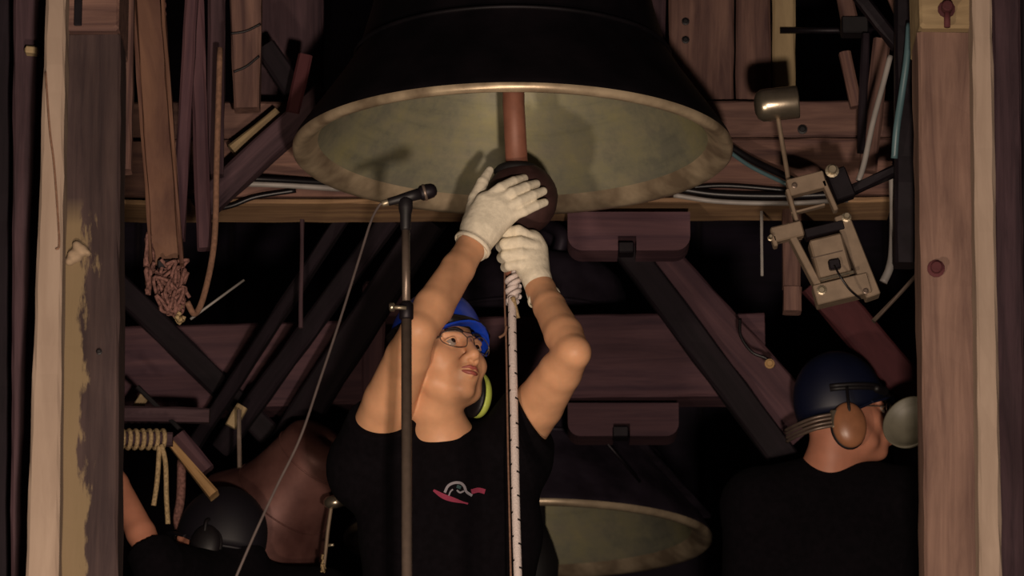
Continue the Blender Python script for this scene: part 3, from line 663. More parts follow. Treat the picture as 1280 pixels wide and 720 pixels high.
# rope coil and yellow plank at left
rc = empty('rope_coil', at(178, 549, 10.7), 'pale twisted rope coil lashed round the rail beside the left post', 'rope')
for i in range(7):
    x = 152+i*8.5; P = [at(x+4*math.sin(t), 549-11*math.cos(t), 10.7)+Vector((0, -.022*math.sin(t), 0)) for t in np.linspace(0, 6.2, 12)]
    tube('turn', P, .0055, 'rope_brown', rc, sm=3, n=8)
timber('lashed_bar', 140, 548, 216, 549, 10.7, 16, .03, 'oak_dark', parent=rc)
tube('rope_tail', [at(199, 558, 10.68), at(198, 580, 10.68), at(196, 605, 10.68), at(192, 632, 10.68)], .006, 'rope_brown', rc)
tube('rope_tail', [at(202, 556, 10.68), at(207, 580, 10.68), at(208, 620, 10.68), at(210, 655, 10.68)], .006, 'rope_brown', rc)
tube('hanging_rope', [at(227, 575, 10.9), at(226, 620, 10.9), at(222, 650, 10.9), at(228, 672, 10.9)], .011, 'rope_dark', None, label='dim reddish rope hanging between coil and yellow plank', cat='rope')
timber('yellow_plank', 209, 549, 268, 620, 10.75, 7, .06, 'yellow', 'thin yellow plank edge slanting down to the tilted bell', 'plank', w1=13)
timber('brown_plank', 222, 546, 258, 590, 10.85, 22, .04, 'oak_dim', 'brown plank just behind the yellow plank edge', 'plank')
tube('pale_string', [at(180, 690, 10.6), at(176, 705, 10.6), at(173, 760, 10.6)], .004, 'rope_brown', None, label='pale cord hanging under the raised forearm at lower left', cat='string')
h2 = empty('small_hammer', at(418, 640, 10.9), 'small hammer with shiny cap on a thin jointed stem, right of the tilted bell', 'hammer')
V, Fc = lathe_vf([(.004, .016), (.02, .014), (.028, .006), (.029, -.006), (.022, -.013), (.006, -.016)], at(419, 627, 10.9), Vector((-.15, -.3, 1)), 24); obj('hammer_cap', V, Fc, M['bright'], h2, smooth=True)
tube('stem', [at(414, 634, 10.9), at(410, 662, 10.9), at(407, 690, 10.9), at(402, 730, 10.9)], .0045, 'box_steel', h2)
tube('side_pin', [at(409, 682, 10.9), at(417, 681, 10.89)], .0035, 'steel', h2, sm=1)
strands('lashing', 404, 712, 10.9, 3, 14, 7, 'rope_brown', h2, None, r=.003, seed=11)

# ============================================================= MICROPHONE STAND
ms = empty('microphone_stand', (at(511, 600, 9.3).x, 9.3, 0), 'slim dark metal microphone stand in front of the bell ringer', 'stand')
xm = at(511, 500, 9.3).x; zt = at(507, 285, 9.3).z; zc = at(508, 392, 9.3).z
tube('lower_tube', [Vector((at(513, 720, 9.3).x, 9.3, .02)), Vector((at(508, 396, 9.3).x, 9.3, zc))], px(6.6, 9.3), 'gunmetal', ms, sm=1, n=16)
tube('upper_tube', [Vector((at(508, 396, 9.3).x, 9.3, zc)), at(507, 284, 9.3)], px(5, 9.3), 'gunmetal', ms, sm=1, n=16)
V, Fc = lathe_vf([(.012, -.02), (.015, -.017), (.015, .012), (.011, .018)], at(508, 388, 9.3), n=20); obj('clutch', V, Fc, M['dark_steel'], ms, smooth=True)
tube('clutch_screw', [at(508, 385, 9.28), at(490, 384, 9.28)], .004, 'steel', ms, sm=1); V, Fc = lathe_vf([(.006, -.006), (.009, -.004), (.009, .004), (.006, .006)], at(490, 384, 9.28), Vector((1, 0, .1)), 14); obj('clutch_knob', V, Fc, M['bright'], ms, smooth=True)
V, Fc = lathe_vf([(.14, 0), (.14, .012), (.1, .02), (.02, .03), (.014, .05)], Vector((at(513, 720, 9.3).x, 9.3, 0)), n=40); obj('round_base', V, Fc, M['dark_steel'], ms, smooth=True)
V, Fc = lathe_vf([(.009, -.035), (.011, -.03), (.012, 0), (.015, .012), (.015, .03), (.011, .035)], at(507, 268, 9.3), n=18); obj('microphone_clip', V, Fc, M['black'], ms, smooth=True)
mic = empty('microphone', at(515, 246, 9.3), 'black handheld microphone clipped on the stand, pointing up right', 'microphone')
a_, b_ = at(484, 253, 9.3), at(544, 237, 9.3); du = (b_-a_).normalized(); L_ = (b_-a_).length
V, Fc = lathe_vf([(.006, 0), (.0085, .003), (.009, .02), (.0115, .05), (.0125, .07)], a_, du, 20); obj('handle', V, Fc, M['black'], mic, smooth=True)
V, Fc = lathe_vf([(.013, .07), (.0165, .074), (.0165, .088), (.015, .098), (.011, .104), (.005, .107)], a_, du, 24); obj('grille', V, Fc, M['dark_steel'], mic, smooth=True)
V, Fc = lathe_vf([(.0168, .078), (.0178, .079), (.0178, .083), (.0168, .084)], a_, du, 24); obj('grille_band', V, Fc, M['gunmetal'], mic, smooth=True)
V, Fc = lathe_vf([(.005, -.012), (.007, -.01), (.0075, .004), (.006, .006)], a_, du, 16); obj('connector', V, Fc, M['steel'], mic, smooth=True)
tube('microphone_cable', [a_-du*.01, at(474, 257, 9.3), at(464, 276, 9.29), at(450, 320, 9.27), at(425, 400, 9.22), at(400, 475, 9.17), at(375, 548, 9.12), at(345, 610, 9.08), at(315, 675, 9.03), at(285, 745, 9.0)], .0026, 'cable', None, label='thin grey cable hanging from the microphone down to the lower left', cat='cable')

# ============================================================= PEOPLE
def rotm(yaw, pitch, roll):     # degrees. face forward is local -Y; yaw>0 turns to picture right, pitch>0 looks up, roll>0 leans the crown to picture right
    return Matrix.Rotation(math.radians(yaw), 3, 'Z') @ Matrix.Rotation(math.radians(-pitch), 3, 'X') @ Matrix.Rotation(math.radians(roll), 3, 'Y')
class Scaled:
    def __init__(s, f, S): s.f = f; s.S = S
    def ell(s, c, r, rot=None, k=.015, op='add'): s.f.ell(c, tuple(v*s.S for v in r), rot, k*s.S, op)
    def cap(s, p, q, a, b, k=.015): s.f.cap(p, q, a*s.S, b*s.S, k*s.S)
    def path(s, P, R, k=.012): s.f.path(P, [v*s.S for v in R], k*s.S)
def head_field(f, H, Rm, full=1.0, S=1.0):
    """H centre between the eyes level, inside the skull"""
    T = lambda x, y, z: H + Rm @ Vector((x, y, z))*S
    f = Scaled(f, S)
    rr = [[Rm[i][j] for j in range(3)] for i in range(3)]
    f.ell(T(0, .018, .035), (.077, .094, .083), rr, .01)
    f.ell(T(0, -.028, -.02), (.066*full, .066, .085), rr, .02)
    f.ell(T(0, -.018, -.06), (.059*full, .064, .05), rr, .02)
    f.ell(T(0, -.078, -.096), (.024, .019, .018), rr, .018)
    f.ell(T(.0, -.035, -.09), (.04*full, .05, .026), rr, .02)
    for s in (-1, 1):
        f.ell(T(s*.040*full, -.066, -.026), (.024, .02, .022), rr, .02)
        f.cap(T(s*.012, -.093, .019), T(s*.045, -.08, .019), .0085, .007, .012)
        f.ell(T(s*.031, -.104, -.001), (.017, .018, .0125), rr, .01, 'cut')
        f.ell(T(s*.031, -.0785, -.001), (.0150, .0150, .0145), rr, .003)      # lids
        f.ell(T(s*.013, -.108, -.040), (.0085, .0095, .0075), rr, .006)
        f.ell(T(s*.083, .012, -.005), (.007, .018, .03), rr, .006)
        f.cap(T(s*.079, .004, -.02), T(s*.05, -.045, -.078), .016, .014, .025)  # jaw line
    f.path([T(0, -.092, .016), T(0, -.107, -.01), T(0, -.121, -.034)], [.009, .0105, .0125], .012)
    f.ell(T(0, -.086, -.062), (.031, .022, .024), rr, .018)
    f.path([T(-.023, -.097, -.0635), T(-.008, -.108, -.0585), T(.008, -.108, -.0585), T(.023, -.097, -.0635)], [.004, .0062, .0062, .004], .006)
    f.path([T(-.021, -.097, -.067), T(0, -.1065, -.0735), T(.021, -.097, -.067)], [.004, .0075, .004], .006)
    f.path([T(-.022, -.107, -.0655), T(0, -.1165, -.066), T(.022, -.107, -.0655)], [.0018, .0022, .0018], .003) if False else None
    for s in (-1, 1): f.ell(T(s*.007, -.117, -.0465), (.003, .004, .003), rr, .003, 'cut')
    return T
def head_parts(root, H, Rm, T, hair=True, glasses=True):
    for s in (-1, 1):
        c = T(s*.031, -.0800, .0)
        V, Fc = lathe_vf([(.0150*math.cos(a), .0150*math.sin(a)) for a in np.linspace(-1.5, 1.5, 12)], c, Rm @ Vector((0, -1, 0)), 20)
        e = obj('eye', V, Fc, M['eye_white'], root, smooth=True)
        V, Fc = lathe_vf([(.0062, .0), (.005, .0012), (.002, .0018)], c+Rm @ Vector((s*-.001, -.0142, .003)), Rm @ Vector((0, -1, .15)), 16)
        obj('iris', V, Fc, M['iris'], e, smooth=True)
        for (z, y, r, nm) in ((.0088, -.0935, .0016, 'eyelid'),):
            tube(nm, [T(s*(.031-.014), -.088, .002), T(s*.031, y-.001, z), T(s*(.031+.014), -.085, .001)], .0022, 'skin', root, n=8)
        tube('eyebrow', [T(s*.013, -.1035, .0215), T(s*.03, -.1005, .0265), T(s*.048, -.0885, .0225)], lambda t: .0034-.0014*t, 'hair', root, n=8)
    up = join([tube_vf([T(-.026, -.098, -.0645), T(-.008, -.1125, -.0600), T(0, -.1125, -.0612), T(.008, -.1125, -.0600), T(.026, -.098, -.0645)], lambda t: .0018+.0028*math.sin(math.pi*t), 8),
               tube_vf([T(-.024, -.099, -.0665), T(0, -.1115, -.0725), T(.024, -.099, -.0665)], lambda t: .0018+.0038*math.sin(math.pi*t), 8)])
    obj('lips', *up, M['lips'], root, smooth=True)
    if glasses:
        g = obj('safety_glasses', *join([tube_vf([T(s*.008, -.112, .006), T(s*.03, -.112, .015), T(s*.058, -.095, .012), T(s*.06, -.092, -.006), T(s*.04, -.106, -.02), T(s*.014, -.113, -.016), T(s*.008, -.112, .006)], .0011, 6) for s in (-1, 1)]
            + [tube_vf([T(-.008, -.113, .006), T(0, -.116, .008), T(.008, -.113, .006)], .0013, 6)] + [tube_vf([T(s*.06, -.093, .004), T(s*.08, -.03, .004), T(s*.084, .02, .0)], .0016, 6) for s in (-1, 1)]), M['gunmetal'], root, smooth=True)
def helmet(root, T, Rm, mat, headlamp=True, drop=.0):
    n, m = 48, 14; parts = []; c0 = Vector((0, .012, .032))
    def shell(k):
        V = []
        for j in range(m+1):
            for i in range(n):
                a = 2*math.pi*i/n; fx, fy = math.sin(a), -math.cos(a)      # fy=-1 front
                low = -.30+.38*max(0, -fy)**1.5                                # rim lower at the sides and back, higher in front
                phi = math.pi/2-(math.pi/2-math.asin(low))*j/m
                r = math.cos(phi); ridge = 1+.03*abs(math.sin(2.5*a))*math.sin(phi*2)
                V.append(T(c0.x+fx*r*(.092-k)*ridge, c0.y+fy*r*((.114 if fy < 0 else .108)-k)*ridge, c0.z+math.sin(phi)*(.130-k)))
        return V
    A_, B_ = shell(0), shell(.006); V = A_+B_; Fc = []; K = len(A_)
    for j in range(m):
        for i in range(n):
            q = (j*n+i, j*n+(i+1) % n, (j+1)*n+(i+1) % n, (j+1)*n+i); Fc.append(q[::-1]); Fc.append(tuple(K+t for t in q))
    for i in range(n): Fc.append((m*n+i, m*n+(i+1) % n, K+m*n+(i+1) % n, K+m*n+i))
    h = obj('helmet', V, Fc, M[mat], root, smooth=True)
    # rolled rim with a short peak
    rim = [A_[m*n+i] for i in range(n)]+[A_[m*n]]
    obj('helmet_rim', *tube_vf(rim, .0045, 8, 1, False), M[mat], h, smooth=True)
    pk = []
    for i in range(13):
        a = -1.0+2.0*i/12; x = math.sin(a)*.093; y = .012-math.cos(a)*.114; e = .03*math.cos(a*1.4)
        z = .032+.108*(-.30+.38*max(0, math.cos(a))**1.5)+.002
        pk.append((T(x, y, z), T(x*1.06, y-e, z-.004), T(x*1.06, y-e, z-.009), T(x, y, z-.006)))
    V = [p for q in pk for p in q]; Fc = [(i*4+k, i*4+(k+1) % 4, i*4+4+(k+1) % 4, i*4+4+k) for i in range(12) for k in range(4)]+[(3, 2, 1, 0), (48, 49, 50, 51)]
    obj('helmet_peak', V, Fc, M[mat], h)
    if headlamp:
        ba = [T(math.sin(a)*.096, -math.cos(a)*.117+.014, .052) for a in np.linspace(-1.9, 1.9, 20)]
        V, Fc = join([tube_vf([p+Rm @ Vector((0, 0, dz)) for p in ba], .0055, 8, 1) for dz in (-.004, .004)])
        obj('goggle_strap', V, Fc, M['black'], h, smooth=True)
        f = Field(T(0, -.12, .07)-Vector((.12,)*3), T(0, -.12, .07)+Vector((.12,)*3), .003)
        rr = [[Rm[i][j] for j in range(3)] for i in range(3)]
        f.path([T(-.072, -.070, .047), T(-.038, -.096, .047), T(0, -.104, .046), T(.038, -.096, .047), T(.072, -.070, .047)], [.010, .012, .011, .012, .010], .008)
        fobj('goggles', f, M['black'], h)
    return h
def muff(root, T, Rm, s, mat, off=(0, 0, 0), big=1.0, lab=None):
    c = Vector((s*.092, .012, -.012))+Vector(off)
    rr = [[Rm[i][j] for j in range(3)] for i in range(3)]
    f = Field(T(*c)-Vector((.09,)*3), T(*c)+Vector((.09,)*3), .0025); f.ell(T(*(c+Vector((s*.006, 0, 0)))), (.024, .034*big, .045*big), rr, .004); f.plane(T(*c), Rm @ Vector((-s, 0, 0)))
    m_ = fobj('ear_cup', f, M[mat], root, lab)
    f = Field(T(*c)-Vector((.09,)*3), T(*c)+Vector((.09,)*3), .0025); f.ell(T(*(c-Vector((s*.006, 0, 0)))), (.014, .036*big, .047*big), rr, .004); fobj('ear_cushion', f, M['black'], m_)
    tube('muff_arm', [T(*(c+Vector((s*.02, 0, .01)))), T(*(c+Vector((s*.022, 0, .05)))), T(s*.10, .012, .05)], .004, 'black', m_)
def bdir(a, b): return (b-a).normalized()

# ---------------- central bell ringer
XC = at(560, 600, 9.98).x
P1 = empty('person', (XC, 9.98, 0), 'bell ringer in blue helmet, black T-shirt and white gloves reaching up to the clapper', 'person')
Hc = at(549, 452, 9.92); Rc = rotm(37, 11, 5)
rsh, rel, rwr = at(458, 572, 10.02), at(523, 414, 9.72), at(591, 306, 9.85)
lsh, lel, lwr = at(640, 556, 10.02), at(716, 441, 9.72), at(676, 362, 9.90)
nb = at(556, 560, 9.99)
lo = Vector((at(420, 600, 9.98).x, 9.55, at(560, 640, 9.98).z)); hi = Vector((at(760, 600, 9.9).x, 10.2, at(560, 270, 9.8).z))
f = Field(lo, hi, .003)
T = head_field(f, Hc, Rc, 1.12, 1.06); fa = Field(lo, hi, .003)
f.path([T(0, .03, -.05), T(0, .026, -.09), at(548, 542, 9.98), nb], [.058, .056, .058, .066], .018)
f.cap(T(0, .0, -.08), at(552, 532, 9.965), .04, .046, .02)
f.path([nb, nb+Vector((0, .03, -.1))], [.07, .07], .04)
def arm(f, sh, el, wr, s=1.0):
    m1 = sh.lerp(el, .45); m2 = el.lerp(wr, .28); m3 = el.lerp(wr, .72)
    f.path([sh, m1, sh.lerp(el, .8), el, m2, m3, wr], [.056*s, .054*s, .046*s, .037*s, .041*s, .035*s, .029*s], .025)
    f.ell(el+(el-(sh+wr)/2).normalized()*.020, (.016*s, .016*s, .016*s), None, .03)
arm(fa, rsh, rel, rwr, 1.06); arm(fa, lsh, lel, lwr, 1.02)
fa.cap(rwr, at(612, 275, 9.87), .03, .03, .02); fa.cap(lwr, at(664, 338, 9.91), .028, .026, .02)
f.path([rsh+Vector((0, .03, -.03)), nb+Vector((0, .04, -.06)), lsh+Vector((0, .03, -.03))], [.05, .06, .05], .04)
f.merge(fa)
body = fobj('body', f, M['skin'], P1)
head_parts(P1, Hc, Rc, T)
helmet(P1, T, Rc, 'blue')
f = Field(Hc-Vector((.16,)*3), Hc+Vector((.16,)*3), .003); rr = [[Rc[i][j] for j in range(3)] for i in range(3)]
f.ell(T(0, .026, .036), (.081, .096, .085), rr, .01); f.ell(T(0, .04, -.02), (.074, .075, .07), rr, .02)
f.plane(T(0, -.045, .03), Rc @ Vector((0, -1, -.25)))
fobj('hair', f, M['hair'], P1)
muff(P1, T, Rc, 1, 'lime', (.004, -.006, -.038), 1.2, 'lime green ear cup'); muff(P1, T, Rc, -1, 'lime', (.0, .0, -.02), 1.0, 'lime green ear cup')
# shirt
lo = Vector((XC-.42, 9.6, .8)); hi = Vector((XC+.42, 10.3, at(560, 470, 9.9).z))
f = Field(lo, hi, .004)
f.ell(Vector((XC+.005, 10.02, 1.23)), (.205, .125, .2), None, .05); f.ell(Vector((XC, 10.01, 1.02)), (.195, .13, .22), None, .06)
f.path([rsh+Vector((.0, .02, -.03)), nb+Vector((0, .03, -.05)), lsh+Vector((0, .02, -.03))], [.088, .10, .09], .05)
f.cap(rsh, rsh.lerp(rel, .5), .078, .072, .03, clip=(rsh.lerp(rel, .33), (0, -.80, .6)))
f.cap(lsh, lsh.lerp(lel, .5), .084, .074, .03, clip=(lsh.lerp(lel, .33), (.86, -.25, .4)))
f.cap(nb+Vector((0, .01, -.03)), nb+Vector((0, .01, .09)), .085, .074, .03, clip=(nb+Vector((0, -.02, .035)), (.05, -.40, .9)))
shirt = fobj('t_shirt', f, M['shirt'], P1)
# belt line down: trousers and boots
f = Field(Vector((XC-.3, 9.7, .02)), Vector((XC+.3, 10.3, 1.02)), .007)
f.ell(Vector((XC, 10.02, .9)), (.185, .12, .13), None, .05)
for s in (-1, 1):
    f.path([Vector((XC+s*.09, 10.02, .86)), Vector((XC+s*.12, 9.99, .48)), Vector((XC+s*.14, 10.03, .1))], [.1, .07, .055], .03)
fobj('trousers', f, M['trouser'], P1)
def boots(root, cx, cy, dy=-1):
    for s in (-1, 1):
        f = Field(Vector((cx+s*.14-.09, cy-.25, -.01)), Vector((cx+s*.14+.09, cy+.2, .2)), .005)
        f.path([Vector((cx+s*.14, cy+.05, .15)), Vector((cx+s*.14, cy+.05, .055)), Vector((cx+s*.145, cy-.12, .04))], [.052, .05, .042], .03); f.plane((cx, cy, .0), (0, 0, -1))
        fobj('boot', f, M['leather'], root)
boots(P1, XC, 10.0)
# shirt logo laid on the shirt
def drape(bvh, x, y, up=.0015):
    h = bvh.ray_cast(CAM, (at(x, y, 9)-CAM).normalized()); return h[0]+h[1]*up if h[0] else None
def ribbon(name, pts, wpx, mat, parent, bvh, rel):
    A_ = []; P = smoothpath([Vector((x, y, 0)) for x, y in pts], 6); W = wpx if callable(wpx) else (lambda t: wpx)
    for i, p in enumerate(P):
        d = (P[min(i+1, len(P)-1)]-P[max(i-1, 0)]).normalized(); n_ = Vector((-d.y, d.x, 0)); w_ = W(i/(len(P)-1))/2
        for s in (-1, 0, 1):
            q = drape(bvh, p.x+n_.x*w_*s, p.y+n_.y*w_*s)
            A_.append(q+rel if q else Vector(A_[-1] if A_ else (0, 0, 0)))
    Fc = [(i*3+k, i*3+k+1, i*3+4+k, i*3+3+k) for i in range(len(P)-1) for k in (0, 1)]
    o = obj(name, A_, Fc, M[mat], parent); md = o.modifiers.new('t', 'SOLIDIFY'); md.thickness = .001; md.offset = 0; return o
vv = [v.co+P1.location for v in shirt.data.vertices]; bvh = BVHTree.FromPolygons(vv, [tuple(p.vertices) for p in shirt.data.polygons])
z0 = Vector((0, 0, 0))
lg = ribbon('chest_logo', [(542, 613), (555, 621), (570, 626), (585, 630)], lambda t: 2+4.5*math.sin(math.pi*min(1, t*1.1+.05)), 'logo_red', shirt, bvh, z0)
ribbon('chest_logo', [(589, 615), (598, 613), (606, 615)], 6, 'logo_red', shirt, bvh, z0)
ribbon('chest_logo', [(556, 616), (560, 608), (567, 604), (575, 604), (580, 608), (583, 615), (590, 620)], 3.2, 'logo_grey', shirt, bvh, z0)
ribbon('chest_logo', [(561, 620), (563, 615), (566, 612)], 1.8, 'logo_grey', shirt, bvh, z0)
ribbon('chest_logo', [(571, 613), (575, 616), (580, 614)], 2, 'logo_grey', shirt, bvh, z0)
ribbon('chest_logo', [(571, 608), (576, 610)], 4, 'logo_teal', shirt, bvh, z0)
# gloved hands
f = Field(at(560, 325, 9.8), Vector((at(700, 200, 9.9).x, 10.02, at(620, 195, 9.9).z)), .002)
q = lambda x, y, Y: at(x, y, Y)
f.path([q(592, 306, 9.855), q(600, 290, 9.86)], [.040, .039], .02)
rb_ = Rc
f.cap(q(600, 288, 9.86), q(624, 262, 9.865), .033, .026, .02); f.cap(q(592, 282, 9.862), q(606, 252, 9.865), .024, .022, .02)
f.cap(q(612, 288, 9.862), q(638, 268, 9.87), .026, .02, .02); f.cap(q(603, 270, 9.863), q(625, 250, 9.868), .024, .02, .02)
for P, r0 in ((((606, 250, 9.862), (626, 235, 9.862), (642, 227, 9.885), (655, 223, 9.915)), .0128), (((615, 258, 9.862), (640, 241, 9.858), (657, 234, 9.878), (670, 230, 9.905)), .0132),
              (((624, 266, 9.862), (649, 252, 9.857), (666, 244, 9.873), (679, 239, 9.895)), .0125), (((634, 272, 9.868), (655, 264, 9.864), (670, 257, 9.875), (681, 253, 9.89)), .0115)):
    f.path([q(*p) for p in P], [r0*1.05, r0, r0*.92, r0*.78], .005)
f.path([q(590, 276, 9.875), q(594, 248, 9.89), q(603, 228, 9.905), q(612, 213, 9.925)], [.021, .0155, .0125, .0095], .012)
gl = fobj('glove', f, M['glove'], P1)
f = Field(at(600, 385, 9.8), Vector((at(705, 285, 9.9).x, 10.06, at(620, 275, 9.9).z)), .002)
f.path([q(677, 366, 9.90), q(671, 350, 9.905), q(662, 330, 9.92)], [.034, .031, .032], .02)
f.cap(q(664, 332, 9.925), q(664, 302, 9.93), .03, .027, .02); f.cap(q(672, 345, 9.915), q(674, 312, 9.93), .022, .018, .02)
for P, r0 in ((((664, 298, 9.915), (648, 289, 9.90), (634, 291, 9.915), (630, 294, 9.95), (636, 296, 9.98)), .0135), (((668, 308, 9.91), (650, 303, 9.892), (632, 305, 9.905), (627, 308, 9.945), (634, 309, 9.985)), .014),
              (((669, 319, 9.91), (651, 317, 9.892), (633, 319, 9.905), (628, 322, 9.945), (634, 322, 9.985)), .0135), (((666, 330, 9.912), (651, 330, 9.895), (637, 332, 9.908), (632, 334, 9.94), (638, 334, 9.975)), .012)):
    f.path([q(*p) for p in P], [r0*1.05, r0*1.05, r0, r0*.95, r0*.8], .005)
f.path([q(668, 325, 9.95), q(662, 305, 9.985), q(650, 296, 10.005)], [.019, .015, .011], .012)
gl2 = fobj('glove', f, M['glove'], P1)
for g, a_, b_, r in ((gl, rwr, at(600, 292, 9.857), .043), (gl2, at(680, 372, 9.895), lwr, .037)):
    d = bdir(a_, b_); V, Fc = lathe_vf([(r*.93, -.006), (r*1.02, -.004), (r*1.02, .004), (r*.93, .006)], a_+d*.0, d, 28, closed=True); obj('glove_cuff', V, Fc, M['glove'], g, smooth=True)

# ---------------- rope tied on the clapper
rp_ = empty('clapper_rope', at(641, 380, 9.93), 'white rope with black flecks knotted under the gloves, hanging straight down', 'rope')
P = [Vector(at(640, 372, 9.93)), at(641, 440, 9.86), at(643, 540, 9.79), at(645, 640, 9.74), at(648, 740, 9.70)]
r_ = px(5.2, 9.93); V, Fc = tube_vf(P, r_, 12, 40); fm = []
for i, q4 in enumerate(Fc):
    row, k = divmod(i, 12); fm.append(1 if (row % 4 == 0 and (k+row//4*4) % 12 in (0, 1)) else 0)
fm[-2:] = [0, 0]
obj('rope_line', V, Fc, [M['rope_white'], M['rope_black']], rp_, smooth=True, fmat=fm)
for i in range(5):
    y = 346+i*6.5; P = [at(641+(i % 2)*3-1+6*math.cos(t), y-2.5*math.cos(t+.6)+1.2*t, 9.945)+Vector((0, -.018*math.sin(t), 0)) for t in np.linspace(0, 6.3, 14)]
    tube('knot_turn', P, .0062, 'rope_white', rp_, sm=3, n=8)
tube('knot_core', [at(644, 338, 9.95), at(642, 360, 9.945), at(640, 380, 9.935)], .0085, 'rope_white', rp_)
tube('rope_end', [at(641, 372, 9.92), at(644, 386, 9.915), at(647, 398, 9.915)], .006, 'rope_brown', rp_, label='cream loose rope end')
tube('brown_string', [at(631, 336, 9.97), at(631, 380, 9.92), at(633, 440, 9.86), at(635, 560, 9.78), at(639, 740, 9.70)], .0022, 'cord', None, label='thin brown cord hanging just left of the white rope', cat='string')
tube('pale_twig', [at(624, 422, 9.875), at(631, 417, 9.88), at(633, 408, 9.885)], .003, 'cord', None, label='small brown tie knotted on the thin cord', cat='tie')

# ---------------- generic hand for the two helpers
def hand(f, wr, d, nrm, s=1):
    d = d.normalized(); nrm = (nrm-d*nrm.dot(d)).normalized(); sd = d.cross(nrm)*s
    f.cap(wr, wr+d*.05, .026, .026, .02); f.cap(wr+d*.045+sd*.022, wr+d*.085+sd*.026, .019, .015, .015); f.cap(wr+d*.045-sd*.02, wr+d*.082-sd*.024, .018, .014, .015)
    for i, (o_, l) in enumerate(((-.031, .07), (-.011, .08), (.010, .074), (.030, .06))):
        b0 = wr+d*.09+sd*o_; f.path([b0, b0+d*l*.45+nrm*.006, b0+d*l*.75+nrm*.022, b0+d*l*.9+nrm*.038], [.0105, .0095, .0088, .008], .005)
    f.path([wr+d*.03-sd*.03, wr+d*.06-sd*.052+nrm*.01, wr+d*.095-sd*.058+nrm*.02], [.014, .0115, .009], .01)
# ---------------- left helper
X2 = at(300, 700, 10.9).x
P2 = empty('person', (X2, 10.9, 0), 'helper in black at lower left behind the post, raising a bare forearm', 'person')
H2 = at(270, 690, 10.87); R2m = rotm(-108, 6, -6)
zs = at(290, 725, 10.9).z
el, wr = at(196, 706, 10.62), at(126, 566, 10.72)
sh = at(262, 735, 10.82)
f = Field(Vector((at(90, 600, 10.7).x, 10.45, zs-.3)), Vector((X2+.35, 11.1, at(130, 500, 10.7).z+.05)), .004)
T2 = head_field(f, H2, R2m, 1.0); nb2 = Vector((X2+.01, 10.92, zs-.02))
f.path([T2(0, .02, -.06), nb2], [.06, .065], .03); f.cap(nb2, nb2-Vector((0, 0, .12)), .07, .07, .03)
arm(f, sh, el, wr, .84); f.cap(sh, nb2, .05, .05, .04); hand(f, wr, bdir(el, wr), Vector((.4, -.6, .1)))
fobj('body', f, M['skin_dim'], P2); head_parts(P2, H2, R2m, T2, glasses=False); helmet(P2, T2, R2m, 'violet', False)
muff(P2, T2, R2m, 1, 'black', (0, 0, 0), 1.1); muff(P2, T2, R2m, -1, 'black')
f = Field(Vector((X2-.42, 10.5, .8)), Vector((X2+.42, 11.25, zs+.3)), .006)
f.ell(Vector((X2+.03, 10.95, zs-.2)), (.21, .13, .21), None, .05); f.ell(Vector((X2+.03, 10.95, 1.0)), (.19, .13, .24), None, .05)
f.path([sh, nb2+Vector((0, .02, -.03)), Vector((X2+.19, 10.95, zs-.06))], [.095, .095, .1], .05)
f.cap(sh, el, .085, .062, .03, clip=(sh.lerp(el, .97), tuple(el-sh)))
f.cap(el, el.lerp(wr, .3), .06, .052, .02, clip=(el.lerp(wr, .14), tuple(wr-el)))
f.cap(nb2, T2(0, .05, -.06), .09, .082, .03); f.cap(nb2, T2(.0, .07, -.02), .07, .06, .03)
lsh2 = Vector((X2+.2, 10.95, zs-.06)); f.path([lsh2, lsh2+Vector((.08, -.05, -.27))], [.08, .065], .03)
fobj('t_shirt', f, M['shirt'], P2)
f = Field(lsh2+Vector((-.1, -.35, -.62)), lsh2+Vector((.2, .15, .1)), .005)
f.path([lsh2+Vector((.07, -.04, -.24)), lsh2+Vector((.08, -.06, -.3)), lsh2+Vector((.04, -.2, -.46))], [.05, .045, .03], .02); hand(f, lsh2+Vector((.04, -.2, -.46)), Vector((-.1, -.5, -.4)), Vector((0, .3, -1)))
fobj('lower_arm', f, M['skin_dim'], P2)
def legs(root, cx, cy):
    f = Field(Vector((cx-.3, cy-.3, .02)), Vector((cx+.3, cy+.3, 1.02)), .008); f.ell(Vector((cx, cy, .9)), (.185, .12, .13), None, .05)
    for s in (-1, 1): f.path([Vector((cx+s*.09, cy, .86)), Vector((cx+s*.12, cy-.03, .48)), Vector((cx+s*.14, cy, .1))], [.1, .07, .055], .03)
    fobj('trousers', f, M['trouser'], root); boots(root, cx, cy-.02)
legs(P2, X2, 10.95)
# ---------------- right helper
X3 = at(1048, 650, 11.0).x
P3 = empty('person', (X3, 11.0, 0), 'helper in black with dark blue helmet in profile, low at right beside the post', 'person')
H3 = at(1055, 520, 10.98); R3m = rotm(72, 6, 10)
R3m = rotm(100, 6, 0)
zs3 = at(1048, 605, 11.0).z
f = Field(Vector((X3-.35, 10.6, zs3-.55)), Vector((X3+.42, 11.3, H3.z+.16)), .004)
T3 = head_field(f, H3, R3m, 1.0); nb3 = Vector((X3-.02, 11.02, zs3+.02))
f.path([T3(0, .03, -.05), nb3], [.058, .065], .03); f.cap(nb3, nb3-Vector((0, 0, .1)), .07, .07, .03)
hs = []
for s in (-1, 1):
    a0 = Vector((X3+s*.19, 11.02, zs3-.05)); a1 = a0+Vector((s*.03, -.04, -.29)); a2 = a1+Vector((s*-.02, -.2, -.13)); f.path([a0, a1, a2], [.05, .043, .03], .02); hs.append((a0, a1, a2)); hand(f, a2, Vector((-.1*s, -.6, -.2)), Vector((0, .2, -1)), s)
fobj('body', f, M['skin_dim'], P3); head_parts(P3, H3, R3m, T3); hh = helmet(P3, T3, R3m, 'navy')
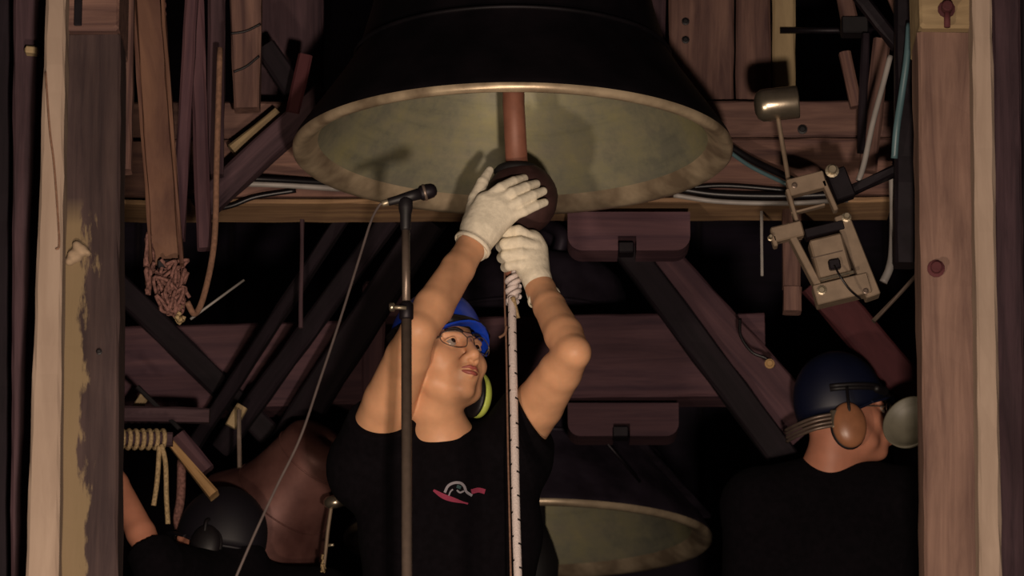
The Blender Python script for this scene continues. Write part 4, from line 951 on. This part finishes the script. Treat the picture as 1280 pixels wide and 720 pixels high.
muff(P3, T3, R3m, -1, 'amber', (-.012, .008, -.035), 1.25, 'amber brown ear cup'); muff(P3, T3, R3m, 1, 'amber', (.0, .01, -.03), 1.25, 'amber brown ear cup')
# steel neckband of the ear defenders
V, Fc = join([tube_vf([T3(-.11, .045, -.03+dz), T3(-.10, .10, -.035+dz), T3(-.06, .135, -.04+dz), T3(0, .15, -.04+dz)], .004, 8) for dz in (-.014, -.005, .005, .014)])
nbd = obj('neckband', V, Fc, M['gunmetal'], P3, smooth=True); bx_, by_ = T3(-.112, .05, -.03), R3m
V, Fc = box_vf(bx_, (R3m @ Vector((1, 0, 0)), R3m @ Vector((0, 1, 0)), R3m @ Vector((0, 0, 1))), (.006, .014, .022), .003); obj('buckle', V, Fc, M['bright'], nbd)
f = Field(Vector((X3-.45, 10.6, .8)), Vector((X3+.45, 11.4, zs3+.14)), .006)
f.ell(Vector((X3, 11.03, zs3-.2)), (.24, .14, .23), None, .05); f.ell(Vector((X3, 11.03, 1.02)), (.2, .14, .24), None, .05)
f.path([hs[0][0], nb3+Vector((0, .02, -.02)), hs[1][0]], [.09, .085, .09], .06)
for a0, a1, a2 in hs: f.cap(a0, a1, .088, .068, .03, clip=(a0.lerp(a1, .8), tuple(a1-a0)))
fobj('t_shirt', f, M['shirt'], P3); legs(P3, X3, 11.03)
# pale disc at the right post
dc = empty('round_dish', at(1137, 533, 10.55), 'grey-green oval dish half hidden behind the right post', 'dish')
dax = Vector((-.45, -.85, .25)).normalized(); c = at(1140, 531, 10.55); k = 1.05
V, Fc = lathe_vf([(r*k, h*k) for r, h in [(.001, -.012), (.03, -.008), (.05, .004), (.06, .016), (.064, .016), (.062, .006), (.05, -.008), (.03, -.018), (.001, -.022)]], c, dax, 40); obj('dish_bowl', V, Fc, M['disc'], dc, smooth=True)
tube('dish_stem', [c-dax*.02, c-dax*.05+Vector((.03, .02, -.02)), at(1175, 560, 10.6), Vector((at(1176, 560, 10.6).x, 10.6, 0.0))], .009, 'dark_steel', dc, sm=3)
# groups for things that repeat
GR = {'timber_post': 'front posts', 'beam_end': 'beam ends on the front posts', 'pale_board': 'pale upright boards', 'dark_board': 'dark upright boards', 'timber_beam': 'long frame beams',
      'upright_plank': 'upright planks right of the big bell', 'bearing_block': 'bearing blocks under the beams', 'diagonal_brace': 'diagonal braces by the big bell', 'black_cable': 'black cables on the beam',
      'grey_cable': 'grey cables on the beam', 'wooden_pole': 'thin hanging poles', 'steel_column': 'black steel columns', 'wooden_batten': 'battens at upper right', 'grey_conduit': 'grey conduits',
      'wood_stub': 'short wooden stubs', 'bronze_bell': 'bronze bells', 'clapper': 'bell clappers', 'strut_or_shade_band': 'diagonal struts of the rear frame', 'pale_chip': 'small pale wedges', 'hanging_rope': 'old reddish ropes', 'person': 'people'}
for o in COL.objects:
    b = o.name.split('.')[0]
    if o.parent is None and b in GR and 'category' in o: o['group'] = GR[b]
